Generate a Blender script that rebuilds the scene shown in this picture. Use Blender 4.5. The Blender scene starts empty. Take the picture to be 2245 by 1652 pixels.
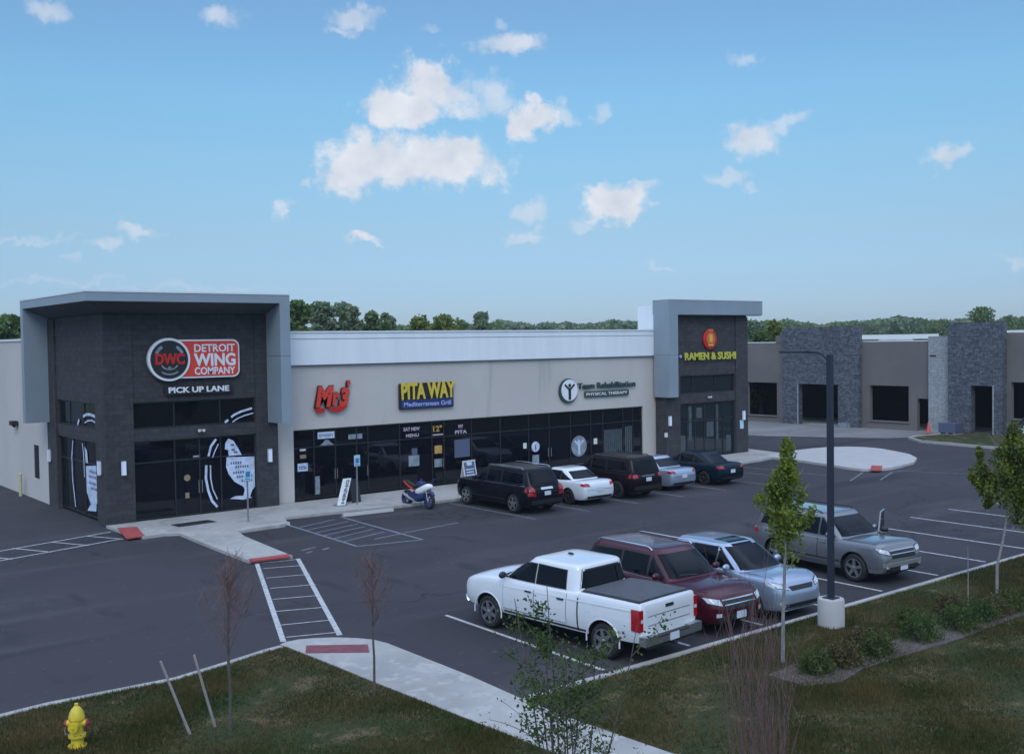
import bpy, math, random
import numpy as np
from mathutils import Vector, Matrix
from mathutils.bvhtree import BVHTree
random.seed(7); RNG = np.random.default_rng(7)
R = math.radians
S = bpy.context.scene
COL = S.collection

# ------------------------------------------------------------------ camera
CAM = Vector((-12.68, -40.12, 6.70))
YAW, PIT, ROL, FPX = 0.675160, 0.032569, -0.0145117, 2308.56      # pixels of a 2245 x 1652 frame
def basis():
    cy_, sy_ = math.cos(YAW), math.sin(YAW)
    f = Vector((sy_*math.cos(PIT), cy_*math.cos(PIT), -math.sin(PIT)))
    r = Vector((cy_, -sy_, 0)); u = r.cross(f)
    c, s = math.cos(ROL), math.sin(ROL)
    return c*r+s*u, -s*r+c*u, f
CR, CU, CF = basis()
cd = bpy.data.cameras.new('camera'); cam = bpy.data.objects.new('camera', cd); COL.objects.link(cam)
m = Matrix((CR, CU, -CF)).transposed().to_4x4(); m.translation = CAM
cam.matrix_world = m
cd.sensor_width = 36; cd.lens = 36*FPX/2245; cd.clip_start = .1; cd.clip_end = 6000
S.camera = cam
def ray(px, py):
    return (CR*((px-1122.5)/FPX) - CU*((py-826)/FPX) + CF)
def far_at(px, ytop, d):        # foot of a far tree seen at px, and its height
    v = ray(px, ytop); n = math.hypot(v.x, v.y)
    return CAM.x+v.x/n*d, CAM.y+v.y/n*d, CAM.z+v.z/n*d
def up(p, z=.12):               # a point measured on the lot's level, moved to where a surface z above it shows
    k = 1-z/CAM.z
    return (CAM.x+(p[0]-CAM.x)*k, CAM.y+(p[1]-CAM.y)*k)

# ------------------------------------------------------------------ light
SUN_AZ, SUN_EL = R(222), R(44)           # azimuth clockwise from +Y
sd = Vector((math.sin(SUN_AZ)*math.cos(SUN_EL), math.cos(SUN_AZ)*math.cos(SUN_EL), math.sin(SUN_EL)))
sl = bpy.data.lights.new('sun', 'SUN'); sl.energy = 1.05; sl.angle = R(30); sl.color = (1, .97, .94)
so = bpy.data.objects.new('sun', sl); COL.objects.link(so)
so.rotation_euler = sd.to_track_quat('Z', 'Y').to_euler(); so.location = (0, 0, 60)
S.view_settings.view_transform = 'Standard'; S.view_settings.look = 'None'
S.view_settings.exposure = 0.0; S.view_settings.gamma = 1
W = bpy.data.worlds.new('World'); S.world = W; W.use_nodes = True
N, L = W.node_tree.nodes, W.node_tree.links
N.clear()
def wn(t, **k):
    n = N.new(t)
    for a, b in k.items(): setattr(n, a, b)
    return n
def wm(op, a, b=None, c=None):
    n = wn('ShaderNodeMath', operation=op)
    for i, v in enumerate((a, b, c)):
        if v is None: continue
        if isinstance(v, (int, float)): n.inputs[i].default_value = v
        else: L.new(v, n.inputs[i])
    return n.outputs[0]
def wv(op, a, b=None, out=0):
    n = wn('ShaderNodeVectorMath', operation=op)
    for i, v in enumerate((a, b)):
        if v is None: continue
        if isinstance(v, (tuple, list)): n.inputs[i].default_value = v
        else: L.new(v, n.inputs[i])
    return n.outputs[out]
sky = wn('ShaderNodeTexSky', sky_type='NISHITA', sun_disc=False, sun_elevation=SUN_EL, sun_rotation=SUN_AZ,
         air_density=1.0, dust_density=0.6, ozone_density=1.6, altitude=200)
tint = wn('ShaderNodeMix', data_type='RGBA', blend_type='MULTIPLY'); tint.inputs[0].default_value = 1
L.new(sky.outputs[0], tint.inputs[6])
tc = wn('ShaderNodeTexCoord'); D = tc.outputs['Generated']
sx = wn('ShaderNodeSeparateXYZ'); L.new(D, sx.inputs[0])
az = wm('ARCTAN2', sx.outputs[0], sx.outputs[1]); el = wm('ARCSINE', sx.outputs[2])
er = wn('ShaderNodeMapRange'); L.new(el, er.inputs[0]); er.inputs[2].default_value = .4
rp_ = wn('ShaderNodeValToRGB'); L.new(er.outputs[0], rp_.inputs[0]); cr0 = rp_.color_ramp
SKYT = ((.0,(.56,.74,1.10)),(.12,(.58,.76,1.09)),(.26,(.74,.90,1.03)),(.42,(.88,1.14,1.19)),(.57,(.95,1.33,1.37)),(.80,(1.06,1.36,1.45)))
for i, (p, c) in enumerate(SKYT):
    e_ = cr0.elements[i] if i < 2 else cr0.elements.new(p)
    e_.position = p; e_.color = (*[v/1.5 for v in c], 1)
ts = wv('SCALE', rp_.outputs[0]); ts.node.inputs['Scale'].default_value = 1.5; L.new(ts, tint.inputs[7])
P2 = wn('ShaderNodeCombineXYZ'); L.new(az, P2.inputs[0]); L.new(el, P2.inputs[1])
n1 = wn('ShaderNodeTexNoise'); n1.inputs['Scale'].default_value = 26; n1.inputs['Detail'].default_value = 6; n1.inputs['Roughness'].default_value = .62
L.new(P2.outputs[0], n1.inputs['Vector'])
dsp = wv('SCALE', wv('SUBTRACT', n1.outputs['Color'], (.5, .5, .5))); dsp.node.inputs['Scale'].default_value = .055
PP = wv('ADD', P2.outputs[0], dsp)
# clouds as seen in the photograph: centre, half width, half height, fullness
CLOUDS = [(840,345,115,48,1.1),(920,355,150,52,1.1),(1010,372,80,40,.95),(770,375,70,48,1.0),(930,190,62,52,1.1),(880,235,75,40,1.05),
 (1000,225,85,42,.8),(1080,210,60,50,.6),(1165,262,42,34,.95),(1235,255,36,30,.5),(1310,240,24,36,.42),(1125,100,85,30,.75),(1100,50,22,24,.35),
 (780,40,58,34,.6),(755,75,40,18,.5),(475,38,52,30,.55),(100,15,50,30,.55),(1645,300,62,46,.85),(1720,270,45,22,.5),(1600,390,50,26,.5),(1650,415,25,12,.4),
 (2080,345,66,24,.70),(1345,440,72,32,.95),(1410,415,40,16,.5),(1270,490,25,16,.4),(1165,470,48,26,.55),(1150,515,50,18,.45),(800,532,50,17,.85),(835,545,22,10,.6),
 (628,458,30,20,.6),(665,398,18,14,.45),(295,500,44,15,.48),(225,530,52,20,.42),(160,568,20,8,.3),(1640,140,40,22,.42),(1435,588,28,10,.4),
 (60,520,120,7,.25),(120,610,220,9,.25),(2230,567,40,9,.35),(940,65,30,12,.25),(400,630,260,9,.22)]
n2 = wn('ShaderNodeTexNoise'); n2.inputs['Scale'].default_value = 42; n2.inputs['Detail'].default_value = 8; n2.inputs['Roughness'].default_value = .60
L.new(P2.outputs[0], n2.inputs['Vector'])
nz = wm('MULTIPLY', wm('SUBTRACT', n2.outputs[0], .53), 1.4)
mx = None
for (x, y, w, h, fl) in CLOUDS:
    v = ray(x, y).normalized(); a, e = math.atan2(v.x, v.y), math.asin(v.z)
    q = wv('SUBTRACT', PP, (a, e, 0)); kk = .70 if fl > .9 else .92; q = wv('MULTIPLY', q, (FPX/w*kk, FPX/h*kk, 0))
    ln = wv('LENGTH', q, out=1)
    sh = wn('ShaderNodeMapRange', interpolation_type='SMOOTHSTEP'); L.new(wm('ADD', wm('SUBTRACT', 1.0, ln), nz), sh.inputs[0])
    sh.inputs[1].default_value = -.02; sh.inputs[2].default_value = .50 if fl > .9 else .75; sh.inputs[4].default_value = min(1, fl*1.05)
    mx = sh.outputs[0] if mx is None else wm('MAXIMUM', mx, sh.outputs[0])
class sm: outputs = [mx]
n3 = wn('ShaderNodeTexNoise'); n3.inputs['Scale'].default_value = 34; n3.inputs['Detail'].default_value = 5
L.new(wv('ADD', P2.outputs[0], (0, .012, 0)), n3.inputs['Vector'])
cr = wn('ShaderNodeMapRange'); L.new(n3.outputs[0], cr.inputs[0]); cr.inputs[1].default_value = .3; cr.inputs[2].default_value = .7
cmix = wn('ShaderNodeMix', data_type='RGBA'); L.new(cr.outputs[0], cmix.inputs[0])
CB = 8.4
cmix.inputs[6].default_value = (.78*CB, .83*CB, .93*CB, 1); cmix.inputs[7].default_value = (1.02*CB, 1.04*CB, 1.10*CB, 1)
smix = wn('ShaderNodeMix', data_type='RGBA'); L.new(wm('MULTIPLY', sm.outputs[0], .93), smix.inputs[0]); L.new(tint.outputs[2], smix.inputs[6]); L.new(cmix.outputs[2], smix.inputs[7])
# bright cloud added out of view overhead and behind the camera as fill light
fd = wv('DOT_PRODUCT', D, tuple(CF), out=1)
bk = wn('ShaderNodeMapRange', interpolation_type='SMOOTHSTEP'); L.new(fd, bk.inputs[0]); bk.inputs[1].default_value = .76; bk.inputs[2].default_value = .40
n4 = wn('ShaderNodeTexNoise'); n4.inputs['Scale'].default_value = 3.2; n4.inputs['Detail'].default_value = 6; L.new(D, n4.inputs['Vector'])
k4 = wn('ShaderNodeMapRange', interpolation_type='SMOOTHSTEP'); L.new(n4.outputs[0], k4.inputs[0]); k4.inputs[1].default_value = .30; k4.inputs[2].default_value = .60; k4.inputs[3].default_value = .15
fill_bank = wn('ShaderNodeMix', data_type='RGBA'); be = wn('ShaderNodeMapRange', interpolation_type='SMOOTHSTEP'); L.new(el, be.inputs[0]); be.inputs[1].default_value = .10; be.inputs[2].default_value = .75; be.inputs[3].default_value = .12
L.new(wm('MULTIPLY', wm('MULTIPLY', bk.outputs[0], k4.outputs[0]), be.outputs[0]), fill_bank.inputs[0]); L.new(smix.outputs[2], fill_bank.inputs[6]); fill_bank.inputs[7].default_value = (11.0, 13.8, 19.5, 1)
bg = wn('ShaderNodeBackground'); L.new(fill_bank.outputs[2], bg.inputs[0]); bg.inputs[1].default_value = .1
wo = wn('ShaderNodeOutputWorld'); L.new(bg.outputs[0], wo.inputs[0])

# ------------------------------------------------------------------ materials
def mat(name, col, rough=.7, metal=0, spec=.5, var=0, vscale=3, col2=None, bump=0, bscale=30, coat=0, emit=None, detail=4, stretch=None, flake=0, ior=None):
    m = bpy.data.materials.new(name); m.use_nodes = True
    nt = m.node_tree; b = nt.nodes['Principled BSDF']
    b.inputs['Base Color'].default_value = (*col, 1); b.inputs['Roughness'].default_value = rough
    b.inputs['Metallic'].default_value = metal; b.inputs['Specular IOR Level'].default_value = spec
    if ior: b.inputs['IOR'].default_value = ior
    if coat: b.inputs['Coat Weight'].default_value = coat; b.inputs['Coat Roughness'].default_value = .04
    if emit: b.inputs['Emission Color'].default_value = (*emit[0], 1); b.inputs['Emission Strength'].default_value = emit[1]
    tcn = nt.nodes.new('ShaderNodeTexCoord'); vec = tcn.outputs['Object']
    if stretch:
        mp = nt.nodes.new('ShaderNodeMapping'); mp.inputs['Scale'].default_value = stretch
        nt.links.new(vec, mp.inputs[0]); vec = mp.outputs[0]
    if var or col2:
        n = nt.nodes.new('ShaderNodeTexNoise'); n.inputs['Scale'].default_value = vscale; n.inputs['Detail'].default_value = detail
        nt.links.new(vec, n.inputs['Vector'])
        rp = nt.nodes.new('ShaderNodeMapRange'); rp.inputs[1].default_value = .3; rp.inputs[2].default_value = .7
        nt.links.new(n.outputs[0], rp.inputs[0])
        mx_ = nt.nodes.new('ShaderNodeMix'); mx_.data_type = 'RGBA'
        nt.links.new(rp.outputs[0], mx_.inputs[0])
        c2 = col2 or tuple(min(1, c*(1+var)) for c in col); c1 = col if col2 else tuple(c*(1-var) for c in col)
        mx_.inputs[6].default_value = (*c1, 1); mx_.inputs[7].default_value = (*c2, 1)
        nt.links.new(mx_.outputs[2], b.inputs['Base Color'])
    if bump:
        n = nt.nodes.new('ShaderNodeTexNoise'); n.inputs['Scale'].default_value = bscale; n.inputs['Detail'].default_value = 5
        nt.links.new(vec, n.inputs['Vector'])
        bp = nt.nodes.new('ShaderNodeBump'); bp.inputs['Strength'].default_value = bump; bp.inputs['Distance'].default_value = .02
        nt.links.new(n.outputs[0], bp.inputs['Height']); nt.links.new(bp.outputs[0], b.inputs['Normal'])
    return m
def block_mat(name, c1, c2, mortar, bw, bh, ms=.01, bump=.5, rough=.85, irregular=0, nz=.25):
    m = bpy.data.materials.new(name); m.use_nodes = True
    nt = m.node_tree; b = nt.nodes['Principled BSDF']; b.inputs['Roughness'].default_value = rough
    t = nt.nodes.new('ShaderNodeTexCoord'); s = nt.nodes.new('ShaderNodeSeparateXYZ'); nt.links.new(t.outputs['Object'], s.inputs[0])
    a = nt.nodes.new('ShaderNodeMath'); nt.links.new(s.outputs[0], a.inputs[0]); nt.links.new(s.outputs[1], a.inputs[1])
    c = nt.nodes.new('ShaderNodeCombineXYZ'); nt.links.new(a.outputs[0], c.inputs[0]); nt.links.new(s.outputs[2], c.inputs[1])
    v = c.outputs[0]
    if irregular:
        nn = nt.nodes.new('ShaderNodeTexNoise'); nn.inputs['Scale'].default_value = 1.7; nt.links.new(v, nn.inputs['Vector'])
        sc = nt.nodes.new('ShaderNodeVectorMath'); sc.operation = 'SCALE'; sc.inputs['Scale'].default_value = irregular; nt.links.new(nn.outputs['Color'], sc.inputs[0])
        ad = nt.nodes.new('ShaderNodeVectorMath'); nt.links.new(v, ad.inputs[0]); nt.links.new(sc.outputs[0], ad.inputs[1]); v = ad.outputs[0]
    br = nt.nodes.new('ShaderNodeTexBrick'); nt.links.new(v, br.inputs['Vector'])
    br.inputs['Color1'].default_value = (*c1, 1); br.inputs['Color2'].default_value = (*c2, 1); br.inputs['Mortar'].default_value = (*mortar, 1)
    br.inputs['Scale'].default_value = 1; br.inputs['Mortar Size'].default_value = ms; br.inputs['Brick Width'].default_value = bw; br.inputs['Row Height'].default_value = bh
    br.inputs['Bias'].default_value = 0
    n = nt.nodes.new('ShaderNodeTexNoise'); n.inputs['Scale'].default_value = 5; n.inputs['Detail'].default_value = 6; nt.links.new(t.outputs['Object'], n.inputs['Vector'])
    rp = nt.nodes.new('ShaderNodeMapRange'); rp.inputs[1].default_value = .25; rp.inputs[2].default_value = .75; rp.inputs[3].default_value = 1-nz; rp.inputs[4].default_value = 1+nz
    nt.links.new(n.outputs[0], rp.inputs[0])
    mu = nt.nodes.new('ShaderNodeVectorMath'); mu.operation = 'SCALE'; nt.links.new(br.outputs['Color'], mu.inputs[0]); nt.links.new(rp.outputs[0], mu.inputs['Scale'])
    nt.links.new(mu.outputs[0], b.inputs['Base Color'])
    n5 = nt.nodes.new('ShaderNodeTexNoise'); n5.inputs['Scale'].default_value = 14; nt.links.new(t.outputs['Object'], n5.inputs['Vector'])
    h = nt.nodes.new('ShaderNodeMath'); h.operation = 'MULTIPLY_ADD'; nt.links.new(br.outputs['Fac'], h.inputs[0]); h.inputs[1].default_value = -1; nt.links.new(n5.outputs[0], h.inputs[2])
    bp = nt.nodes.new('ShaderNodeBump'); bp.inputs['Strength'].default_value = bump; bp.inputs['Distance'].default_value = .03
    nt.links.new(h.outputs[0], bp.inputs['Height']); nt.links.new(bp.outputs[0], b.inputs['Normal'])
    return m
def foliage(name, c1, c2, scale=1.2, trans=.25):
    m = mat(name, c1, .6, col2=c2, vscale=scale, spec=.25, detail=3)
    nt = m.node_tree; b = nt.nodes['Principled BSDF']
    tr = nt.nodes.new('ShaderNodeBsdfTranslucent'); mxs = nt.nodes.new('ShaderNodeMixShader'); mxs.inputs[0].default_value = trans
    src = b.inputs['Base Color'].links[0].from_socket; nt.links.new(src, tr.inputs[0])
    out = nt.nodes['Material Output']; nt.links.new(b.outputs[0], mxs.inputs[1]); nt.links.new(tr.outputs[0], mxs.inputs[2]); nt.links.new(mxs.outputs[0], out.inputs[0])
    return m
def layered(name, stops, rough=.9, bump=.3):
    """stops: (noise scale, stretch, colour, lo, hi) painted over one another"""
    m = bpy.data.materials.new(name); m.use_nodes = True
    nt = m.node_tree; b = nt.nodes['Principled BSDF']; b.inputs['Roughness'].default_value = rough; b.inputs['Specular IOR Level'].default_value = .3
    t = nt.nodes.new('ShaderNodeTexCoord'); cur = None
    for (sc, st, colr, lo, hi) in stops:
        if cur is None:
            rgb = nt.nodes.new('ShaderNodeRGB'); rgb.outputs[0].default_value = (*colr, 1); cur = rgb.outputs[0]; continue
        mp = nt.nodes.new('ShaderNodeMapping'); mp.inputs['Scale'].default_value = st; mp.inputs['Location'].default_value = (sc*1.7, sc*.9, 0); nt.links.new(t.outputs['Object'], mp.inputs[0])
        n = nt.nodes.new('ShaderNodeTexNoise'); n.inputs['Scale'].default_value = sc; n.inputs['Detail'].default_value = 6; nt.links.new(mp.outputs[0], n.inputs['Vector'])
        rp = nt.nodes.new('ShaderNodeMapRange'); rp.interpolation_type = 'SMOOTHSTEP'; rp.inputs[1].default_value = lo; rp.inputs[2].default_value = hi; nt.links.new(n.outputs[0], rp.inputs[0])
        mx_ = nt.nodes.new('ShaderNodeMix'); mx_.data_type = 'RGBA'; nt.links.new(rp.outputs[0], mx_.inputs[0]); nt.links.new(cur, mx_.inputs[6]); mx_.inputs[7].default_value = (*colr, 1); cur = mx_.outputs[2]
    nt.links.new(cur, b.inputs['Base Color'])
    n = nt.nodes.new('ShaderNodeTexNoise'); n.inputs['Scale'].default_value = 60; n.inputs['Detail'].default_value = 4; nt.links.new(t.outputs['Object'], n.inputs['Vector'])
    bp = nt.nodes.new('ShaderNodeBump'); bp.inputs['Strength'].default_value = bump; bp.inputs['Distance'].default_value = .02
    nt.links.new(n.outputs[0], bp.inputs['Height']); nt.links.new(bp.outputs[0], b.inputs['Normal'])
    return m
I3 = (1, 1, 1)
M = dict(
 asphalt=layered('asphalt', [(0,I3,(.048,.044,.051),0,0),(.10,(1,1,1),(.037,.035,.041),.42,.62),(.35,(.25,1.6,1),(.060,.056,.063),.52,.70),(1.1,(1,.3,1),(.033,.033,.040),.58,.70),(.22,(.15,1,1),(.028,.028,.034),.60,.68),(4.5,I3,(.085,.083,.086),.6,.8),(90,I3,(.105,.103,.10),.62,.72),(140,I3,(.02,.02,.022),.60,.72)], .88, .35),
 concrete=layered('concrete', [(0,I3,(.37,.36,.34),0,0),(.5,I3,(.30,.295,.28),.45,.65),(3,I3,(.42,.41,.39),.5,.7),(12,I3,(.27,.26,.24),.62,.75)], .85, .15),
 concrete_new=mat('fresh_concrete', (.42,.41,.40), .85, var=.06, vscale=1.5, bump=.1),
 apron=layered('apron_concrete', [(0,I3,(.17,.17,.17),0,0),(.3,(.3,1,1),(.22,.22,.215),.4,.6),(2,I3,(.13,.13,.13),.6,.75)], .85, .1),
 grass=layered('grass', [(0,I3,(.028,.045,.010),0,0),(.30,I3,(.070,.056,.020),.44,.58),(1.3,I3,(.135,.10,.052),.53,.66),(3.5,(1,2,1),(.014,.028,.009),.52,.68),(30,I3,(.05,.06,.022),.52,.7)], .95, .8),
 field=layered('field', [(0,I3,(.06,.09,.03),0,0),(.02,I3,(.10,.11,.045),.4,.6)], .95, .2),
 mulch=layered('mulch', [(0,I3,(.105,.088,.078),0,0),(6,(1,2,1),(.16,.14,.128),.5,.7),(18,I3,(.07,.055,.048),.55,.7)], .95, .8),
 paint=mat('line_paint', (.55,.56,.55), .75, col2=(.30,.31,.32), vscale=9, detail=8),
 paint_faint=mat('worn_paint', (.22,.25,.27), .8, col2=(.08,.085,.095), vscale=5, detail=8),
 bluepaint=mat('blue_paint', (.22,.27,.34), .8, col2=(.12,.135,.16), vscale=6, detail=8),
 redpad=mat('detectable_warning_red', (.36,.06,.055), .8, var=.15, vscale=6, bump=1, bscale=40),
 redpad_old=mat('faded_warning_red', (.20,.060,.075), .85, var=.15, vscale=6, bump=1, bscale=40),
 beige=layered('beige_stucco', [(0,I3,(.485,.455,.43),0,0),(.35,(1,1,.5),(.52,.49,.46),.4,.65),(9,I3,(.40,.385,.365),.6,.8),(.9,(1,1,.12),(.38,.365,.35),.60,.75)], .9, .12),
 brownstucco=layered('brown_stucco', [(0,I3,(.15,.137,.13),0,0),(.4,I3,(.17,.157,.148),.4,.65)], .9, .12),
 parapet=mat('white_metal_fascia', (.74,.78,.81), .45, var=.04, vscale=2.2, stretch=(1,1,.15)),
 coping=mat('coping_metal', (.70,.73,.75), .4),
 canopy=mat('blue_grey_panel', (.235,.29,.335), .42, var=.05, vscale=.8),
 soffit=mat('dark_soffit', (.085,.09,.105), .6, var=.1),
 seam=mat('panel_seam', (.09,.11,.13), .6),
 charcoal=block_mat('charcoal_block', (.034,.033,.037), (.048,.047,.052), (.024,.024,.028), .40, .20, .008, .5),
 ledge=block_mat('ledge_stone', (.065,.076,.098), (.135,.148,.17), (.042,.048,.058), .36, .125, .012, 1.0, irregular=.08, nz=.5),
 cmu=block_mat('grey_block', (.26,.28,.29), (.31,.325,.335), (.20,.21,.22), .40, .20, .008, .4),
 frame=mat('dark_frame', (.016,.018,.022), .4),
 glass=mat('tinted_glass', (.004,.005,.009), .03, spec=.45, bump=.035, bscale=.7),
 glass2=mat('office_glass', (.012,.020,.024), .05, spec=.6, bump=.03, bscale=.8),
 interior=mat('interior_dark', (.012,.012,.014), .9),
 roofing=mat('roofing', (.45,.45,.44), .9, var=.1),
 white=mat('white_paint', (.78,.79,.80), .5), offwhite=mat('off_white', (.62,.63,.62), .6, var=.1, vscale=8),
 sign_red=mat('sign_red', (.64,.05,.03), .4), sign_dark=mat('sign_black', (.012,.013,.016), .4), sign_white=mat('sign_white', (.72,.74,.78), .4),
 sign_dred=mat('sign_deep_red', (.50,.015,.012), .4), sign_orange=mat('sign_orange', (.62,.14,.03), .4),
 sign_yellow=mat('sign_yellow', (.62,.47,.06), .45), sign_lime=mat('sign_lime', (.50,.50,.06), .45), sign_blue=mat('sign_blue', (.02,.035,.14), .4), sign_pale=mat('sign_pale_blue', (.35,.42,.72), .4),
 sign_green=mat('sign_deep_green', (.02,.055,.06), .4), decal=mat('window_vinyl', (.50,.58,.74), .6, var=.25, vscale=5), decal_dark=mat('vinyl_print', (.08,.10,.16), .6),
 decal_pink=mat('pink_vinyl', (.46,.38,.45), .6), decal_gold=mat('gold_vinyl', (.48,.28,.07), .6, var=.3, vscale=9), decal_tan=mat('tan_vinyl', (.26,.20,.12), .6), decal_grey=mat('grey_vinyl', (.20,.24,.28), .6, var=.3, vscale=7),
 blind_grey=mat('dim_blind', (.055,.075,.085), .7, var=.3, vscale=6), lampwhite=mat('lamp_lens', (.74,.80,.92), .35), bollard_cream=mat('cream_paint', (.50,.44,.28), .6, var=.1, vscale=9), steel=mat('galvanised_steel', (.34,.36,.38), .4, metal=.7, var=.1, vscale=5),
 polesteel=mat('pole_paint', (.026,.034,.052), .45, metal=.2), signblue=mat('access_sign_blue', (.03,.20,.42), .5), signcyan=mat('sign_face', (.42,.62,.72), .5),
 yellow=mat('hydrant_yellow', (.60,.46,.03), .45, var=.12, vscale=12), hred=mat('hydrant_red', (.30,.03,.04), .5), silver=mat('silver_metal', (.55,.56,.58), .3, metal=.8),
 wood=mat('weathered_wood', (.27,.245,.235), .85, var=.2, vscale=6), bark=mat('bark', (.085,.072,.062), .9, var=.3, vscale=14, bump=.6), bark_pale=mat('pale_bark', (.21,.20,.20), .85, var=.25, vscale=16, bump=.4),
 twig=mat('red_twig', (.15,.085,.08), .8, var=.25, vscale=9), twig_pale=mat('pale_twig', (.19,.135,.145), .8, var=.25, vscale=9), orange=mat('safety_orange', (.65,.09,.05), .6),
 tyre=mat('rubber', (.014,.014,.015), .75, bump=.2, bscale=50), plastic=mat('black_plastic', (.018,.018,.020), .55), chrome=mat('chrome', (.62,.63,.65), .18, metal=1), rim=mat('alloy', (.42,.43,.45), .3, metal=.85), rimdark=mat('dark_alloy', (.10,.10,.11), .35, metal=.8),
 carglass=mat('car_glass', (.003,.005,.009), .03, spec=.17), lens=mat('headlight_lens', (.50,.54,.58), .08, spec=.8, var=.2, vscale=14), tail=mat('tail_lens', (.34,.008,.016), .12, spec=.7), amber=mat('amber_lens', (.5,.18,.03), .2), plate=mat('licence_plate', (.55,.60,.66), .5), seamblack=mat('shut_line', (.01,.01,.01), .7), mesh=mat('grille_mesh', (.012,.012,.013), .5), tonneau=mat('tonneau_vinyl', (.075,.08,.09), .65, var=.15, vscale=5), cabin_shade=mat('cabin_dark', (.02,.02,.022), .8),
 leaf_bright=foliage('leaf_bright', (.12,.175,.018), (.22,.27,.035), 9, .4), leaf_dark=foliage('leaf_dark', (.030,.062,.014), (.07,.115,.025), 2.5), leaf_mid=foliage('leaf_mid', (.035,.065,.018), (.09,.13,.03), .5),
 leaf_far=foliage('leaf_far', (.085,.145,.045), (.16,.22,.085), .35), leaf_grey=foliage('leaf_grey', (.10,.155,.075), (.19,.25,.14), .5), leaf_lime=foliage('leaf_lime', (.10,.15,.025), (.19,.23,.05), .4), leaf_lime2=foliage('leaf_yellow_olive', (.075,.11,.018), (.14,.16,.035), 7, .35), leaf_wood=foliage('leaf_wood', (.07,.13,.035), (.14,.20,.06), .4), leaf_rust=foliage('leaf_rust', (.085,.058,.032), (.15,.11,.05), 6), leaf_olive=foliage('leaf_olive', (.05,.062,.02), (.10,.12,.03), 5), blade=foliage('grass_blade', (.028,.050,.008), (.115,.085,.032), .7),  # far-tree greens lightened to stand in for direct sun on them
)
def add_cracks(m):
    nt = m.node_tree; b = nt.nodes['Principled BSDF']; src = b.inputs['Base Color'].links[0].from_socket
    t = nt.nodes.new('ShaderNodeTexCoord'); nn = nt.nodes.new('ShaderNodeTexNoise'); nn.inputs['Scale'].default_value = .8; nn.inputs['Detail'].default_value = 6; nt.links.new(t.outputs['Object'], nn.inputs['Vector'])
    sc = nt.nodes.new('ShaderNodeVectorMath'); sc.operation = 'SCALE'; sc.inputs['Scale'].default_value = 1.6; nt.links.new(nn.outputs['Color'], sc.inputs[0])
    ad = nt.nodes.new('ShaderNodeVectorMath'); nt.links.new(t.outputs['Object'], ad.inputs[0]); nt.links.new(sc.outputs[0], ad.inputs[1])
    vo = nt.nodes.new('ShaderNodeTexVoronoi'); vo.feature = 'DISTANCE_TO_EDGE'; vo.inputs['Scale'].default_value = .16; nt.links.new(ad.outputs[0], vo.inputs['Vector'])
    a = nt.nodes.new('ShaderNodeMapRange'); a.inputs[1].default_value = .002; a.inputs[2].default_value = .007; a.inputs[3].default_value = 1; a.inputs[4].default_value = 0; nt.links.new(vo.outputs['Distance'], a.inputs[0])
    n2 = nt.nodes.new('ShaderNodeTexNoise'); n2.inputs['Scale'].default_value = .11; nt.links.new(t.outputs['Object'], n2.inputs['Vector'])
    k = nt.nodes.new('ShaderNodeMapRange'); k.inputs[1].default_value = .47; k.inputs[2].default_value = .56; nt.links.new(n2.outputs[0], k.inputs[0])
    mu = nt.nodes.new('ShaderNodeMath'); mu.operation = 'MULTIPLY'; nt.links.new(a.outputs[0], mu.inputs[0]); nt.links.new(k.outputs[0], mu.inputs[1])
    mx_ = nt.nodes.new('ShaderNodeMix'); mx_.data_type = 'RGBA'; nt.links.new(mu.outputs[0], mx_.inputs[0]); nt.links.new(src, mx_.inputs[6]); mx_.inputs[7].default_value = (.018,.018,.02,1)
    v2 = nt.nodes.new('ShaderNodeTexVoronoi'); v2.inputs['Scale'].default_value = .55; nt.links.new(ad.outputs[0], v2.inputs['Vector'])
    c2 = nt.nodes.new('ShaderNodeMapRange'); c2.interpolation_type = 'SMOOTHSTEP'; c2.inputs[1].default_value = .10; c2.inputs[2].default_value = .34; c2.inputs[3].default_value = .5; c2.inputs[4].default_value = 0; nt.links.new(v2.outputs['Distance'], c2.inputs[0])
    n3_ = nt.nodes.new('ShaderNodeTexNoise'); n3_.inputs['Scale'].default_value = .35; nt.links.new(t.outputs['Object'], n3_.inputs['Vector'])
    k2 = nt.nodes.new('ShaderNodeMapRange'); k2.inputs[1].default_value = .55; k2.inputs[2].default_value = .65; nt.links.new(n3_.outputs[0], k2.inputs[0])
    m2 = nt.nodes.new('ShaderNodeMath'); m2.operation = 'MULTIPLY'; nt.links.new(c2.outputs[0], m2.inputs[0]); nt.links.new(k2.outputs[0], m2.inputs[1])
    mz = nt.nodes.new('ShaderNodeMix'); mz.data_type = 'RGBA'; nt.links.new(m2.outputs[0], mz.inputs[0]); nt.links.new(mx_.outputs[2], mz.inputs[6]); mz.inputs[7].default_value = (.020,.020,.023,1)
    nt.links.new(mz.outputs[2], b.inputs['Base Color'])
add_cracks(M['asphalt'])
def carpaint(n, c, metal=.0, rough=.28):
    return mat(n, c, rough, metal=metal, coat=1, spec=.5, var=.02, vscale=60)
PT = dict(white=carpaint('paint_white', (.66,.69,.72)), red=carpaint('paint_red', (.062,.004,.014), .25), silver=carpaint('paint_silver', (.34,.41,.52), .5), grey=carpaint('paint_pewter', (.17,.175,.19), .45),
 black=carpaint('paint_black', (.004,.005,.010)), black2=carpaint('paint_maroon_black', (.007,.004,.006)), teal=carpaint('paint_teal', (.004,.016,.028), .3), white2=carpaint('paint_pearl', (.62,.66,.71)))

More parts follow.
